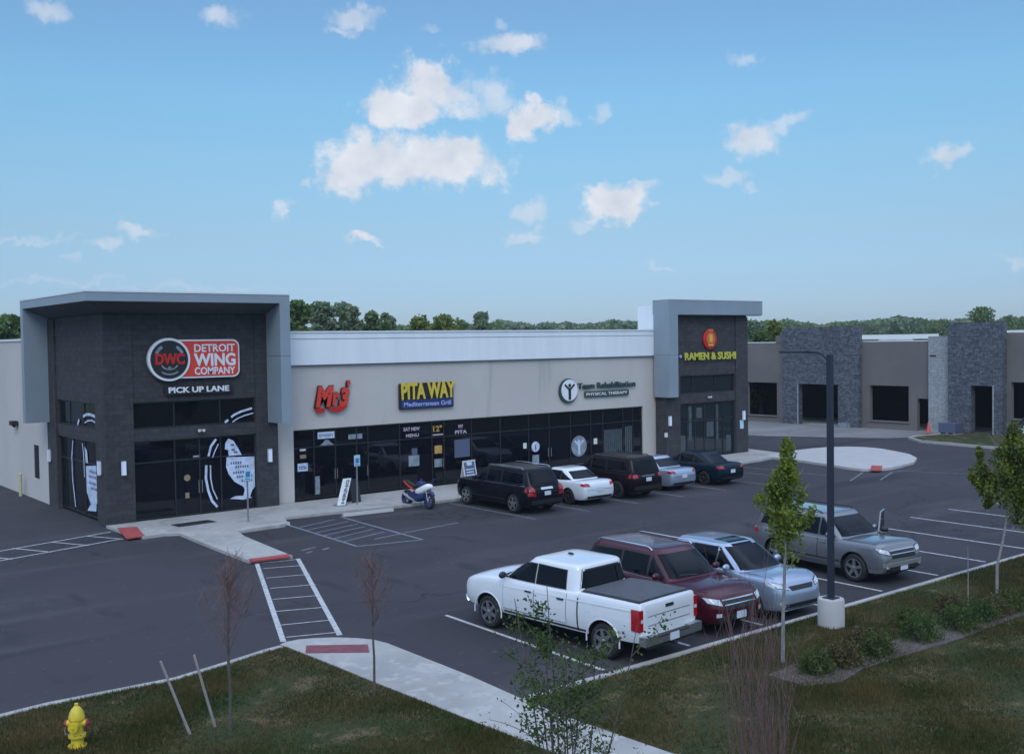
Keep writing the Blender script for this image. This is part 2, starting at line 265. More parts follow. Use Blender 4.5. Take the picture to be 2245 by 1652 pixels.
for k_ in ('black', 'black2', 'teal', 'red'):
    b_ = PT[k_].node_tree.nodes['Principled BSDF']; b_.inputs['Coat Weight'].default_value = .12 if k_ != 'red' else .6; b_.inputs['Specular IOR Level'].default_value = .15 if k_ != 'red' else .25
# ------------------------------------------------------------------ mesh helpers
class MB:
    def __init__(s): s.v = []; s.f = []; s.mi = []
    def add(s, vs, fs, mi=0):
        o = len(s.v); s.v += [tuple(v) for v in vs]; s.f += [tuple(i+o for i in f) for f in fs]; s.mi += [mi]*len(fs)
    def box(s, x0, x1, y0, y1, z0, z1, mi=0):
        x0, x1 = sorted((x0, x1)); y0, y1 = sorted((y0, y1)); z0, z1 = sorted((z0, z1))
        s.add([(x0,y0,z0),(x1,y0,z0),(x1,y1,z0),(x0,y1,z0),(x0,y0,z1),(x1,y0,z1),(x1,y1,z1),(x0,y1,z1)],
              [(0,3,2,1),(4,5,6,7),(0,1,5,4),(1,2,6,5),(2,3,7,6),(3,0,4,7)], mi)
    def prism(s, poly, z0, z1, mi=0):
        a = sum(poly[i][0]*poly[(i+1) % len(poly)][1]-poly[(i+1) % len(poly)][0]*poly[i][1] for i in range(len(poly)))
        if a < 0: poly = poly[::-1]
        n = len(poly)
        s.add([(p[0], p[1], z0) for p in poly]+[(p[0], p[1], z1) for p in poly],
              [tuple(range(n-1, -1, -1)), tuple(range(n, 2*n))]+[(i, (i+1) % n, n+(i+1) % n, n+i) for i in range(n)], mi)
    def slab(s, poly, org, ux, uy, th, mi=0):    # 2D polygon on a plane, extruded along ux x uy
        ux, uy = Vector(ux), Vector(uy); nn = ux.cross(uy).normalized()*th; o = Vector(org); n = len(poly)
        a = sum(poly[i][0]*poly[(i+1) % n][1]-poly[(i+1) % n][0]*poly[i][1] for i in range(n))
        if a < 0: poly = poly[::-1]
        pv = [o+ux*p[0]+uy*p[1] for p in poly]
        s.add(pv+[p+nn for p in pv], [tuple(range(n-1, -1, -1)), tuple(range(n, 2*n))]+[(i, (i+1) % n, n+(i+1) % n, n+i) for i in range(n)], mi)
    def tube(s, pts, rs, n=8, mi=0, cap=True):
        pts = [Vector(p) for p in pts]
        if not isinstance(rs, (list, tuple)): rs = [rs]*len(pts)
        rings = []
        ref = Vector((0, 0, 1)) if abs((pts[-1]-pts[0]).normalized().z) < .9 else Vector((1, 0, 0))
        for i, p in enumerate(pts):
            d = (pts[min(i+1, len(pts)-1)]-pts[max(i-1, 0)]).normalized()
            a = d.cross(ref).normalized(); b = d.cross(a).normalized()
            rings.append([p+(a*math.cos(2*math.pi*k/n)+b*math.sin(2*math.pi*k/n))*rs[i] for k in range(n)])
        vs = [v for r in rings for v in r]; fs = []
        for i in range(len(pts)-1):
            for k in range(n): fs.append((i*n+k, i*n+(k+1) % n, (i+1)*n+(k+1) % n, (i+1)*n+k))
        if cap: fs.append(tuple(range(n-1, -1, -1))); fs.append(tuple((len(pts)-1)*n+k for k in range(n)))
        s.add(vs, fs, mi)
    def lathe(s, prof, c=(0,0,0), axis='z', n=24, mi=0, cap=True):
        vs = []; fs = []; c = Vector(c)
        for (r, h) in prof:
            for k in range(n):
                a = 2*math.pi*k/n; u, w = r*math.cos(a), r*math.sin(a)
                v = (u, w, h) if axis == 'z' else ((h, u, w) if axis == 'x' else (u, h, w))
                vs.append(c+Vector(v))
        for i in range(len(prof)-1):
            for k in range(n): fs.append((i*n+k, i*n+(k+1) % n, (i+1)*n+(k+1) % n, (i+1)*n+k))
        if cap: fs.append(tuple(range(n-1, -1, -1))); fs.append(tuple((len(prof)-1)*n+k for k in range(n)))
        s.add(vs, fs, mi)
    def ell(s, c, r, n=10, mi=0):
        vs = []; fs = []
        for i in range(n+1):
            t = math.pi*i/n
            for k in range(n*2):
                a = math.pi*k/n
                vs.append((c[0]+r[0]*math.sin(t)*math.cos(a), c[1]+r[1]*math.sin(t)*math.sin(a), c[2]+r[2]*math.cos(t)))
        for i in range(n):
            for k in range(n*2): fs.append((i*n*2+k, i*n*2+(k+1) % (n*2), (i+1)*n*2+(k+1) % (n*2), (i+1)*n*2+k))
        s.add(vs, fs, mi)
    def grid(s, P, mi=0, skirt=None):
        nu, nv = len(P), len(P[0]); vs = [p for r in P for p in r]
        fs = [(i*nv+j, (i+1)*nv+j, (i+1)*nv+j+1, i*nv+j+1) for i in range(nu-1) for j in range(nv-1)]
        if skirt is not None:
            per = [(i, 0) for i in range(nu)]+[(nu-1, j) for j in range(1, nv)]+[(i, nv-1) for i in range(nu-2, -1, -1)]+[(0, j) for j in range(nv-2, 0, -1)]
            o = len(vs); vs += [skirt[i][j] for i, j in per]
            for q in range(len(per)):
                a, b = per[q], per[(q+1) % len(per)]
                fs.append((a[0]*nv+a[1], b[0]*nv+b[1], o+(q+1) % len(per), o+q))
        s.add(vs, fs, mi)
    def build(s, name, mats, parent=None, smooth=None, fixn=False):
        me = bpy.data.meshes.new(name); me.from_pydata(s.v, [], s.f); me.validate()
        if not isinstance(mats, (list, tuple)): mats = [mats]
        for m_ in mats: me.materials.append(M[m_] if isinstance(m_, str) else m_)
        if len(mats) > 1 and len(me.polygons) == len(s.mi): me.polygons.foreach_set('material_index', s.mi)
        if smooth is not None:
            me.polygons.foreach_set('use_smooth', [True]*len(me.polygons)); me.set_sharp_from_angle(angle=R(smooth))
        me.update()
        o = bpy.data.objects.new(name, me); COL.objects.link(o)
        if parent: o.parent = parent
        return o
def tag(o, label=None, cat=None, group=None, kind=None):
    if label: o['label'] = label
    if cat: o['category'] = cat
    if group: o['group'] = group
    if kind: o['kind'] = kind
    return o
def thing(name, label, cat, loc=(0,0,0), rz=0, group=None):
    o = bpy.data.objects.new(name, None); COL.objects.link(o); o.location = loc; o.rotation_euler = (0, 0, rz); o.empty_display_size = .2
    return tag(o, label, cat, group)
def struct(mb, name, mats, **k):
    return tag(mb.build(name, mats, **k), kind='structure')
def quads(name, C, size, mats, parent=None, flat=0., mis=None, aspect=.6, updir=None):
    """many small leaf faces: C (n,3) centres, size scalar or (n,)"""
    C = np.asarray(C, float); n = len(C); size = np.broadcast_to(size, (n,))
    d = RNG.normal(size=(n, 3)); d[:, 2] *= (1-flat)
    if updir is not None: d += np.array(updir)
    d /= np.linalg.norm(d, axis=1)[:, None]
    e = RNG.normal(size=(n, 3)); e = np.cross(d, e); e /= np.linalg.norm(e, axis=1)[:, None]
    a = d*size[:, None]*.5; b = e*size[:, None]*.5*aspect
    V = np.stack([C-a, C+b-a*.1, C+a, C-b-a*.1], 1).reshape(-1, 3)
    me = bpy.data.meshes.new(name); me.vertices.add(4*n); me.vertices.foreach_set('co', V.ravel())
    me.loops.add(4*n); me.loops.foreach_set('vertex_index', np.arange(4*n)); me.polygons.add(n)
    me.polygons.foreach_set('loop_start', np.arange(0, 4*n, 4)); me.polygons.foreach_set('loop_total', np.full(n, 4))
    for m_ in (mats if isinstance(mats, (list, tuple)) else [mats]): me.materials.append(M[m_])
    if mis is not None: me.polygons.foreach_set('material_index', mis)
    me.update(calc_edges=True); me.validate()
    o = bpy.data.objects.new(name, me); COL.objects.link(o)
    if parent: o.parent = parent
    return o
def text(s, size, mats, org, ux=(1,0,0), uy=(0,0,1), th=.04, parent=None, name='lettering', bold=.0, width=None, align='LEFT', shear=0):
    cu = bpy.data.curves.new(name, 'FONT'); cu.body = s; cu.size = size; cu.extrude = th/2; cu.offset = bold*size; cu.align_x = align; cu.shear = shear; cu.resolution_u = 3
    t = bpy.data.objects.new(name+'_tmp', cu); COL.objects.link(t)
    bpy.context.view_layer.update()
    me = bpy.data.meshes.new_from_object(t.evaluated_get(bpy.context.evaluated_depsgraph_get()))
    bpy.data.objects.remove(t); bpy.data.curves.remove(cu)
    xs = [v.co.x for v in me.vertices]
    k = (width/(max(xs)-min(xs))) if width else 1; x0 = min(xs) if align == 'LEFT' else 0
    ux, uy = Vector(ux), Vector(uy); nn = ux.cross(uy); o_ = Vector(org)
    for v in me.vertices:
        c = v.co.copy(); v.co = o_+ux*((c.x-x0)*k)+uy*c.y+nn*(c.z+th/2)
    me.materials.clear(); me.materials.append(M[mats])
    ob = bpy.data.objects.new(name, me); COL.objects.link(ob)
    if parent: ob.parent = parent
    return ob

# ------------------------------------------------------------------ ground
mb = MB(); mb.add([(-1200,-1200,-.06),(1700,-1200,-.06),(1700,1900,-.06),(-1200,1900,-.06)], [(0,1,2,3)]); struct(mb, 'ground', 'field')
mb = MB(); mb.add([(-90,-24.9,0),(90,-24.9,0),(90,70,0),(-90,70,0)], [(0,1,2,3)]); 
struct(mb, 'parking_lot', 'asphalt')
sw_in = [up(p) for p in [(-2.10,-18.78),(-2.0,-20.4),(-1.90,-22.3),(-1.72,-25.05),(-1.62,-26.4),(-1.52,-28.0),(-1.35,-34),(-1.3,-46)]]
sw_out = [up(p) for p in [(-2.16,-18.50),(-1.99,-18.38),(-1.66,-18.38),(-1.33,-18.52),(-.92,-18.80),(-.58,-19.18),(-.36,-19.55),(-.27,-20.0),(-.26,-21.5),(-.25,-23.14),(-.33,-24.81),(-.33,-26.23),(-.14,-28.6),(-.05,-34),(0,-46)]]
KY = up((0, -24.80))[1]
lc = [up(p) for p in [(-60,-19.9),(-14,-19.6),(-9.5,-19.3),(-8.12,-19.16),(-7.29,-19.07),(-6.41,-19.11),(-4.85,-19.2),(-3.73,-18.92),(-2.61,-18.60),(-2.14,-18.56)]]
mb = MB(); poly = sw_out+sw_in[::-1]; mb.prism(poly, -.05, .12); struct(mb, 'pavement', 'concrete')
mb = MB(); mb.prism(lc+sw_in+[(-60,-46)], -.055, .105); struct(mb, 'grass_verge', 'grass')
gr = [(sw_out[10][0]+.02, KY-.16),(90,KY-.16),(90,-46)]+sw_out[11:][::-1]
mb = MB(); mb.prism(gr, -.055, .105); struct(mb, 'grass_verge', 'grass')
mb = MB(); mb.add([(-90,-90,.1),(90,-90,.1),(90,-46.01,.1),(-90,-46.01,.1)], [(0,1,2,3)]); struct(mb, 'grass_verge', 'grass')
def kerb_line(pts, w=.15, z=.13):
    q = MB(); n = len(pts); L_ = []; R_ = []
    for i, p in enumerate(pts):
        a, b = pts[max(0, i-1)], pts[min(n-1, i+1)]; d = Vector((b[0]-a[0], b[1]-a[1])).normalized(); nx, ny = d.y, -d.x
        L_.append((p[0], p[1])); R_.append((p[0]+nx*w, p[1]+ny*w))
    q.prism(L_+R_[::-1], -.05, z); return q
mb = kerb_line([up(p,.13) for p in [(-60,-19.9),(-14,-19.6),(-9.5,-19.3),(-8.12,-19.16),(-7.29,-19.07),(-6.41,-19.11),(-4.85,-19.2),(-3.73,-18.92),(-2.61,-18.60),(-2.2,-18.54)]]); struct(mb, 'kerb', 'concrete')
mb = kerb_line([(sw_out[10][0]+.03,KY+.012),(40,KY+.012),(90,KY+.012)]); struct(mb, 'kerb', 'concrete')
# mulch bed
mb = MB(); mb.prism([up(p,.13) for p in [(4.25,-27.0),(4.28,-27.9),(5.0,-28.2),(6.01,-28.0),(7.26,-28.05),(9.58,-28.2),(12.8,-28.15),(26,-28.2),(26,-27.35),(12,-27.3),(9,-27.3),(6.5,-27.25),(5.2,-26.9)]], .09, .128); struct(mb, 'mulch_bed', 'mulch')
# pavement along the building, and the diagonal walk to the crossing
bf = [(-.1,0),(-.1,-.4),(.1,-1.0),(.3,-2.75),(1.1,-2.70),(1.55,-2.95),(1.45,-5.0),(1.38,-7.2),(1.33,-9.25),(2.70,-9.55),(2.85,-7.5),(3.05,-5.2),(3.28,-4.05),(5.25,-3.95),(5.6,-3.4),(5.95,-2.45),(7.9,-2.62),(10.7,-3.05),(13.4,-3.2),(30,-3.3),(31.5,-3.3),(34.5,-3.2),(36.0,-2.9),(38.2,-1.9),(38.2,1.5),(36,1.5),(36,-.6),(29.8,-.6),(29.8,.2),(6.8,.2),(6.8,0)]
mb = MB(); mb.prism([up(p,.10) if p[1] < -.7 else p for p in bf], -.05, .10); struct(mb, 'pavement', 'concrete')
# island at the lot's far end, apron before the unfinished building
mb = MB(); mb.prism([up(p,.12) for p in [(36.2,-2.2),(38.2,-1.7),(39.7,-1.45),(41.5,-1.5),(42.84,-1.75),(43.9,-2.4),(44.35,-3.3),(44.3,-4.4),(43.63,-5.75),(42.6,-7.4),(41.14,-8.7),(39.3,-9.6),(37.34,-10.0),(36.2,-10.1),(35.2,-9.9),(34.75,-9.4),(34.9,-8.2),(35.4,-6.6),(35.9,-4.6),(36.0,-3.2)]], -.05, .12); struct(mb, 'traffic_island', 'concrete_new')
mb = MB(); mb.prism([(45.4,24),(45.7,8),(46.3,5.6),(48.3,2.09),(50.2,-1.2),(52.2,-2.3),(56.4,-3.2),(56.4,24)], -.05, .02); struct(mb, 'apron', 'apron')
mb = MB(); mb.prism([(50.6,-3.0),(52.0,-2.7),(56.3,-3.6),(56.3,-12),(49.2,-12.2),(48.6,-9.6),(49.2,-4.6)], -.055, .13); struct(mb, 'grass_verge', 'grass')
mb = kerb_line([(56.3,-3.35),(52.0,-2.45),(50.5,-2.8),(49.1,-4.4),(48.4,-9.6),(49,-12.4)], .18, .15); struct(mb, 'kerb', 'concrete')

# markings ----------------------------------------------------------
def strip(mb, a, b, w=.1, z=.004):
    a, b = Vector(a), Vector(b); d = (b-a).normalized()*w/2; n = Vector((-d.y, d.x))
    mb.add([(*(a+n), z), (*(a-n), z), (*(b-n), z), (*(b+n), z)], [(0,1,2,3)])
mb = MB()
for x in (2.06, 4.66, 7.2, 9.72, 12.2, 15.0, 17.68, 20.45, 23.15, 25.85, 28.55, 31.2): strip(mb, (x+.05,-18.9), (x-.05,-24.62), .1)
struct(mb, 'road_marking', 'paint')
mb = MB()
for x in (12.75, 15.5, 18.3, 21.05, 23.85, 26.6, 29.4): strip(mb, (x,-4.1), (x+.05,-9.6), .1)
strip(mb, (35.1,-10.7), (38.0,-17.5), .09); strip(mb, (31.2,-4.6), (31.3,-9.8), .09); strip(mb, (33.6,-10.2), (30.4,-11.6), .09); strip(mb, (34.6,-11.2), (31.6,-12.4), .09)
struct(mb, 'road_marking', 'paint_faint')
mb = MB()      # crossing between the walks
strip(mb, (1.33,-9.85), (-1.99,-18.33), .13); strip(mb, (2.60,-10.12), (-.76,-18.72), .13)
for a, b in (((1.12,-10.75),(2.28,-11.15)),((.62,-12.0),(1.80,-12.42)),((.13,-13.28),(1.30,-13.72)),((-.40,-14.5),(.78,-14.95)),((-.90,-15.72),(.30,-16.2)),((-1.40,-17.0),(-.2,-17.42)),((-1.78,-18.06),(-.62,-18.5)),((1.40,-9.95),(2.5,-10.2))): strip(mb, a, b, .055, .008)
strip(mb, (-12,-4.3), (-.25,-.98), .09); strip(mb, (-12,-5.9), (-.40,-2.68), .09)
for i in range(9):
    x = -.75-i*1.3; strip(mb, (x-.45,-1.05+(x)*.255), (x+.35,-2.72+(x+.4)*.27), .08, .008)
struct(mb, 'road_marking', 'paint')
mb = MB()      # striped aisle of the accessible bay
strip(mb, (5.24,-4.15), (5.02,-9.62), .1); strip(mb, (7.62,-3.95), (7.3,-10.15), .1); strip(mb, (5.02,-9.62), (7.3,-10.15), .1); strip(mb, (7.5,-8.6),(10.2,-8.2),.08); 
for a, b in (((5.3,-5.0),(7.16,-4.3)),((5.2,-6.4),(7.25,-5.85)),((5.25,-5.7),(7.3,-5.1)),((5.15,-7.1),(7.2,-6.5)),((5.1,-8.6),(7.1,-7.95)),((5.13,-7.85),(7.1,-7.2)),((6.1,-8.95),(7.3,-8.66))): strip(mb, a, b, .08, .008)
struct(mb, 'road_marking', 'bluepaint')
mb = MB(); strip(mb, (3.3,-9.0), (3.9,-8.8), .12); strip(mb, (3.9,-9.35), (4.2,-9.2), .12); strip(mb, (3.2,-9.5),(3.5,-9.35),.1)
struct(mb, 'road_marking', 'paint_faint')
def pad(poly, m_, label, z=.10):
    q = MB(); q.prism([up(p, z+.01) for p in poly], z-.03, z+.014)
    # truncated domes
    xs = [up(p, z)[0] for p in poly]; ys = [up(p, z)[1] for p in poly]
    tag(q.build('tactile_paving', m_), label, 'tactile paving', 'red tactile pads at the ramps')
pad([(.22,-.25),(.85,-.55),(.42,-2.6),(-.25,-2.7)], 'redpad', 'bright red tactile pad at the foot of the dark corner pier')
pad([(1.40,-9.08),(2.74,-9.18),(2.60,-9.60),(1.36,-9.44)], 'redpad', 'red tactile pad at the building end of the striped crossing')
pad([(-1.74,-18.95),(-.66,-19.8),(-.94,-20.33),(-2.02,-19.45)], 'redpad_old', 'faded dark red tactile pad on the near pavement by the grass', .12)
pad([(36.4,-8.9),(36.6,-9.4),(34.9,-10.4),(34.6,-9.95)], 'redpad', 'small red tactile pad on the rim of the far pale island', .12)

# grass blades (ground cover nobody could count)
def inside(poly, X, Y):
    c = np.zeros(len(X), bool); n = len(poly)
    for i in range(n):
        x0, y0 = poly[i]; x1, y1 = poly[(i+1) % n]
        k = ((y0 > Y) != (y1 > Y)) & (X < (x1-x0)*(Y-y0)/((y1-y0) or 1e-9)+x0); c ^= k
    return c
def blades(poly, bb, n, z=.105):
    X = RNG.uniform(bb[0], bb[1], n); Y = RNG.uniform(bb[2], bb[3], n)
    # denser clumps
    fld = np.sin(X*1.9+np.sin(Y*1.3)*2)+np.sin(Y*2.3+np.cos(X*.9)*2)+np.sin(X*.7-Y*.6)*1.2
    k = inside(poly, X, Y) & (RNG.random(n) < .62+.13*fld); X, Y = X[k], Y[k]; fld = fld[k]; n = len(X)
    h = RNG.uniform(.03, .075, n)*(1+.22*fld); a = RNG.uniform(0, 2*math.pi, n); w = .009
    lx, ly = RNG.normal(0, .025, n), RNG.normal(0, .025, n)
    B0 = np.stack([X-np.cos(a)*w, Y-np.sin(a)*w, np.full(n, z)], 1); B1 = np.stack([X+np.cos(a)*w, Y+np.sin(a)*w, np.full(n, z)], 1)
    T = np.stack([X+lx, Y+ly, z+h], 1); V = np.stack([B0, B1, T], 1).reshape(-1, 3)
    me = bpy.data.meshes.new('grass_blades'); me.vertices.add(3*n); me.vertices.foreach_set('co', V.ravel())
    me.loops.add(3*n); me.loops.foreach_set('vertex_index', np.arange(3*n)); me.polygons.add(n)
    me.polygons.foreach_set('loop_start', np.arange(0, 3*n, 3)); me.polygons.foreach_set('loop_total', np.full(n, 3)); me.materials.append(M['blade']); me.update(calc_edges=True)
    o = bpy.data.objects.new('grass_blades', me); COL.objects.link(o); tag(o, 'short patchy green and straw grass blades', 'grass', kind='stuff')
blades([(p[0]-.05, p[1]-.17) for p in lc]+[(p[0]-.05, p[1]) for p in sw_in]+[(-60,-46)], (-12, -1.3, -31, -18.4), 260000)
blades(gr, (-.4, 24, -34, KY-.16), 420000)

# ------------------------------------------------------------------ buildings
def wall(mb, axis, plane, th, u0, u1, z0, z1, holes, mi=0):
    """axis 'x': wall runs along X, its face at y=plane, body behind (+th)"""
    us = sorted({u0, u1, *[h[0] for h in holes], *[h[1] for h in holes]}); us = [u for u in us if u0 <= u <= u1]
    for a, b in zip(us[:-1], us[1:]):
        zs = [z0]; cols = sorted([(h[2], h[3]) for h in holes if h[0] <= a+1e-6 and h[1] >= b-1e-6]); z = z0
        for lo, hi in cols+[(z1, z1)]:
            if lo > z+1e-4:
                if axis == 'x': mb.box(a, b, plane, plane+th, z, lo, mi)
                else: mb.box(plane, plane+th, a, b, z, lo, mi)
            z = max(z, hi)
B = thing('shopping_building', 'long beige shopping building with a white fascia between two dark towers', 'building')
# long beige front
mb = MB(); wall(mb, 'x', .27, .35, 6.85, 30.3, 0, 5.89, [(7.80,28.80,0,3.13)]); o = mb.build('front_wall', 'beige', B)
mb = MB(); mb.box(6.96,29.58,.16,.66,5.88,7.24); o = mb.build('fascia_band', 'parapet', B); 
q = MB(); q.box(6.95,29.6,.12,.72,7.24,7.31); q.build('coping', 'coping', o)
q = MB(); q.box(6.96,29.58,.145,.16,6.98,6.992); q.box(6.96,29.58,.14,.3,5.855,5.88); q.build('seam', 'seam', o)
mb = MB(); wall(mb, 'y', 0, .35, 7.62, 34, 0, 7.10, [(9.3,10.15,.95,2.45)]); mb.box(.35,36,33.65,34,0,7.1); o = mb.build('side_wall', 'beige', B)
q = MB(); q.box(-.05,.42,7.62,34,7.10,7.2); q.build('coping', 'coping', o)
q = MB(); q.box(.02,.1,9.3,10.15,.95,2.45); q.build('pickup_window', 'glass', o)
mb = MB(); mb.box(.35,36.2,.66,33.65,6.5,6.6); mb.build('roof', 'roofing', B)
# corner tower
mb = MB()
wall(mb, 'x', 0, .35, .0, 6.91, 0, 8.6, [(.97,5.98,0,3.14),(.97,5.98,3.60,4.63)])
wall(mb, 'y', 0, .35, .35, 7.62, 0, 8.6, [(1.10,6.28,0,3.10),(1.10,6.28,3.60,4.60)])
mb.box(6.56,6.91,.35,7.62,0,8.6); mb.box(.35,6.56,7.27,7.62,0,8.6)
o = mb.build('tower_wall', 'charcoal', B)
for bs in (((-.07,1.0,-.07,0),(-.07,0,0,1.08)),((5.98,6.93,-.07,0),),((-.07,0,6.3,7.6),)):
    q = MB()
    for b_ in bs: q.box(*b_, 0, 7.95)
    q.build('pier', 'charcoal', o)
# canopy: flat top, sloping soffit, two hanging wings
X0, Y0, X1, Y1 = -1.02, -1.34, 6.94, 7.62; ZT, ZF, ZS = 8.74, 8.41, 8.02
mb = MB()
mb.prism([(X0,Y0),(X1,Y0),(X1,Y1),(X0,Y1)], ZF+.002, ZT)
o = mb.build('canopy', 'canopy', B)
q = MB(); q.box(X0-.02,X1+.02,Y0-.02,Y1+.02,ZT,ZT+.05); q.build('coping', 'coping', o)
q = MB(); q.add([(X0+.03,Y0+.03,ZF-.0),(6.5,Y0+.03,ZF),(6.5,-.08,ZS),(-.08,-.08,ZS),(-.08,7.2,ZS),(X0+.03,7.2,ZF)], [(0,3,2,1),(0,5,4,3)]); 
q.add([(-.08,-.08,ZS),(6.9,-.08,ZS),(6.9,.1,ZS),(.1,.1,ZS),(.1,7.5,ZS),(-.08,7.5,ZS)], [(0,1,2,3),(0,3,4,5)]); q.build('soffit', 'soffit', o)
mb = MB(); mb.box(6.50,6.94,Y0,-.002,3.58,ZF+.002); o2 = mb.build('hanging_wing', 'canopy', B)
q = MB(); q.box(6.492,6.947,Y0-.006,-.01,6.30,6.315); q.build('seam', 'seam', o2)
mb = MB(); mb.box(X0,-.002,7.22,7.62,3.60,ZF+.002); mb.build('hanging_wing', 'canopy', B)
# tower glazing
def glazing(name, axis, plane, us, zs, gm, parent, fw=.055, depth=.09):
    """frame bars with one pane per cell; us, zs are the bar centres"""
    fr = MB()
    def bx(q, a, b, d0, d1, z0, z1):
        if axis == 'x': q.box(a, b, plane+d0, plane+d1, z0, z1)
        else: q.box(plane+d0, plane+d1, a, b, z0, z1)
    for u in us: bx(fr, u-fw/2, u+fw/2, 0, depth, zs[0]-fw/2, zs[-1]+fw/2)
    for a, b in zip(us[:-1], us[1:]):
        for z in zs: bx(fr, a+fw/2, b-fw/2, .003, depth-.003, z-fw/2, z+fw/2)
    f = fr.build(name, 'frame', parent)
    for a, b in zip(us[:-1], us[1:]):
        for c, d in zip(zs[:-1], zs[1:]):
            p = MB(); bx(p, a+fw/2, b-fw/2, .03, .05, c+fw/2, d-fw/2)
            dv = [random.uniform(-.004, .004) for _ in range(2)]      # no two panes sit quite square
            for i_, v_ in enumerate(p.v):
                lean_ = dv[0]*(1 if i_ < 4 else -1)+dv[1]*(1 if i_ % 4 in (0, 3) else -1)
                p.v[i_] = (v_[0], v_[1]+lean_, v_[2]) if axis == 'x' else (v_[0]+lean_, v_[1], v_[2])
            p.build('pane', gm, f)
    return f
SF1 = glazing('shopfront', 'x', .10, [1.0,2.62,3.62,4.50,5.95], [.13,2.30,3.11], 'glass', B)
glazing('transom_window', 'x', .10, [1.0,2.62,4.50,5.95], [3.63,4.60], 'glass', B)
SF2 = glazing('shopfront', 'y', .10, [1.13,3.0,4.6,5.6,6.25], [.13,2.2,3.07], 'glass', B)
glazing('transom_window', 'y', .10, [1.13,3.0,4.9,6.25], [3.63,4.57], 'glass', B)
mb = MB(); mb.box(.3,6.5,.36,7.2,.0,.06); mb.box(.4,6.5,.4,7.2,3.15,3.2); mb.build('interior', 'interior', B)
q = MB()
for x in (3.55, 3.69): q.tube([(x,.06,.95),(x,.06,1.45)], .014, 6)
q.build('door_handle', 'steel', SF1)
# doormat-like dark strip before the door
mb = MB(); mb.prism([up(p,.1) for p in [(2.0,-1.75),(3.55,-1.62),(3.45,-.95),(1.95,-1.05)]], .09, .113); tag(mb.build('doormat', 'plastic'), 'long black doormat in front of the dark corner shop', 'doormat')
# vinyl graphics on the corner glass
def arc(mb, pts_o, pts_i, plane, axis='x', th=.004, mi=0):
    """band between two polylines on a facade plane"""
    n = len(pts_o)
    def P(p, d): return (p[0], plane-d, p[1]) if axis == 'x' else (plane-d, p[0], p[1])
    vs = [P(p, 0) for p in pts_o]+[P(p, 0) for p in pts_i]+[P(p, th) for p in pts_o]+[P(p, th) for p in pts_i]; fs = []
    for i in range(n-1):
        fs += [(2*n+i, 2*n+i+1, 3*n+i+1, 3*n+i), (i, i+1, 2*n+i+1, 2*n+i), (n+i, n+i+1, 3*n+i+1, 3*n+i)]
    mb.add(vs, fs)
def band(mb, line, w, plane, axis='x'):
    o_, i_ = [], []
    for k, p in enumerate(line):
        a, b = line[max(0, k-1)], line[min(len(line)-1, k+1)]; d = Vector((b[0]-a[0], b[1]-a[1])).normalized()
        o_.append((p[0]-d.y*w/2, p[1]+d.x*w/2)); i_.append((p[0]+d.y*w/2, p[1]-d.x*w/2))
    arc(mb, o_, i_, plane, axis)
def poly_decal(mb, pts, plane, axis='x', th=.004, mi=0):
    if axis == 'x': mb.slab(pts, (0, plane, 0), (1,0,0), (0,0,1), th, mi)
    else: mb.slab([(p[0], p[1]) for p in pts], (plane, 0, 0), (0,1,0), (0,0,1), -th, mi)
GP = .092
mb = MB()
band(mb, [(4.31,3.02),(4.09,2.75),(3.98,2.36)], .09, GP); band(mb, [(3.88,2.01),(3.85,1.48),(3.94,.98),(4.09,.56),(4.30,.30)], .10, GP)
band(mb, [(4.40,2.82),(4.24,2.52),(4.15,2.30)], .045, GP); band(mb, [(4.05,1.99),(4.05,1.46),(4.13,1.01),(4.31,.61)], .05, GP)
mb.build('vinyl_ring', 'decal', SF1); mb = MB(); band(mb, [(4.70,3.66),(4.84,3.76)], .09, GP); band(mb, [(4.97,3.86),(5.12,3.96),(5.40,4.07),(5.88,4.18)], .085, GP); band(mb, [(5.02,3.66),(5.25,3.80),(5.55,3.90),(5.93,3.98)], .05, GP)
mb.build('vinyl_ring', 'decal', SF1)
mb = MB(); poly_decal(mb, [(4.83,3.01),(5.04,2.91),(5.22,2.62),(5.38,2.31),(4.83,2.30),(4.81,2.54),(4.67,2.59),(4.70,2.84)], GP)
poly_decal(mb, [(4.74,2.26),(5.93,2.2),(5.93,.96),(5.81,.84),(5.7,.57),(5.8,.53),(5.41,.48),(4.84,.57),(5.08,.66),(5.41,.64),(5.49,.87),(5.42,1.01),(5.04,1.25),(4.81,1.57),(4.70,1.89)], GP)
wg = mb.build('vinyl_wing', 'decal', SF1)
mb = MB()
for (a, b, z) in ((4.9,5.35,1.95),(5.1,5.6,1.78),(5.0,5.75,1.55),(5.15,5.8,1.38),(5.35,5.8,1.2)):
    x = a
    while x < b: poly_decal(mb, [(x,z),(x+.06,z),(x+.06,z+.1),(x,z+.1)], GP-.005); x += .1
for (a, z) in ((4.92,2.7),(4.95,2.5),(5.05,2.4)): poly_decal(mb, [(a,z),(a+.14,z),(a+.14,z+.08),(a,z+.08)], GP-.005)
mb.build('vinyl_print', 'decal_dark', wg)
text('DWC', .10, 'offwhite', (3.36,.094,2.36), th=.004, parent=SF1, name='door_lettering', bold=.02)
mb = MB(); 
mb.lathe([(.13,-.004),(.13,0)], (3.09,GP,1.58), 'y', 24); poly_decal(mb, [(3.0,.78),(3.16,.78),(3.16,1.0),(3.0,1.0)], GP); mb.build('door_sticker', 'decal_tan', SF1)
mb = MB()
band(mb, [(3.85,3.65),(3.62,3.88)], .14, GP, 'y'); band(mb, [(3.1,4.02),(2.65,4.12),(2.21,4.14),(1.7,4.10),(1.28,4.0)], .11, GP, 'y'); band(mb, [(2.9,3.78),(2.5,3.88),(2.0,3.92),(1.4,3.84)], .06, GP, 'y')
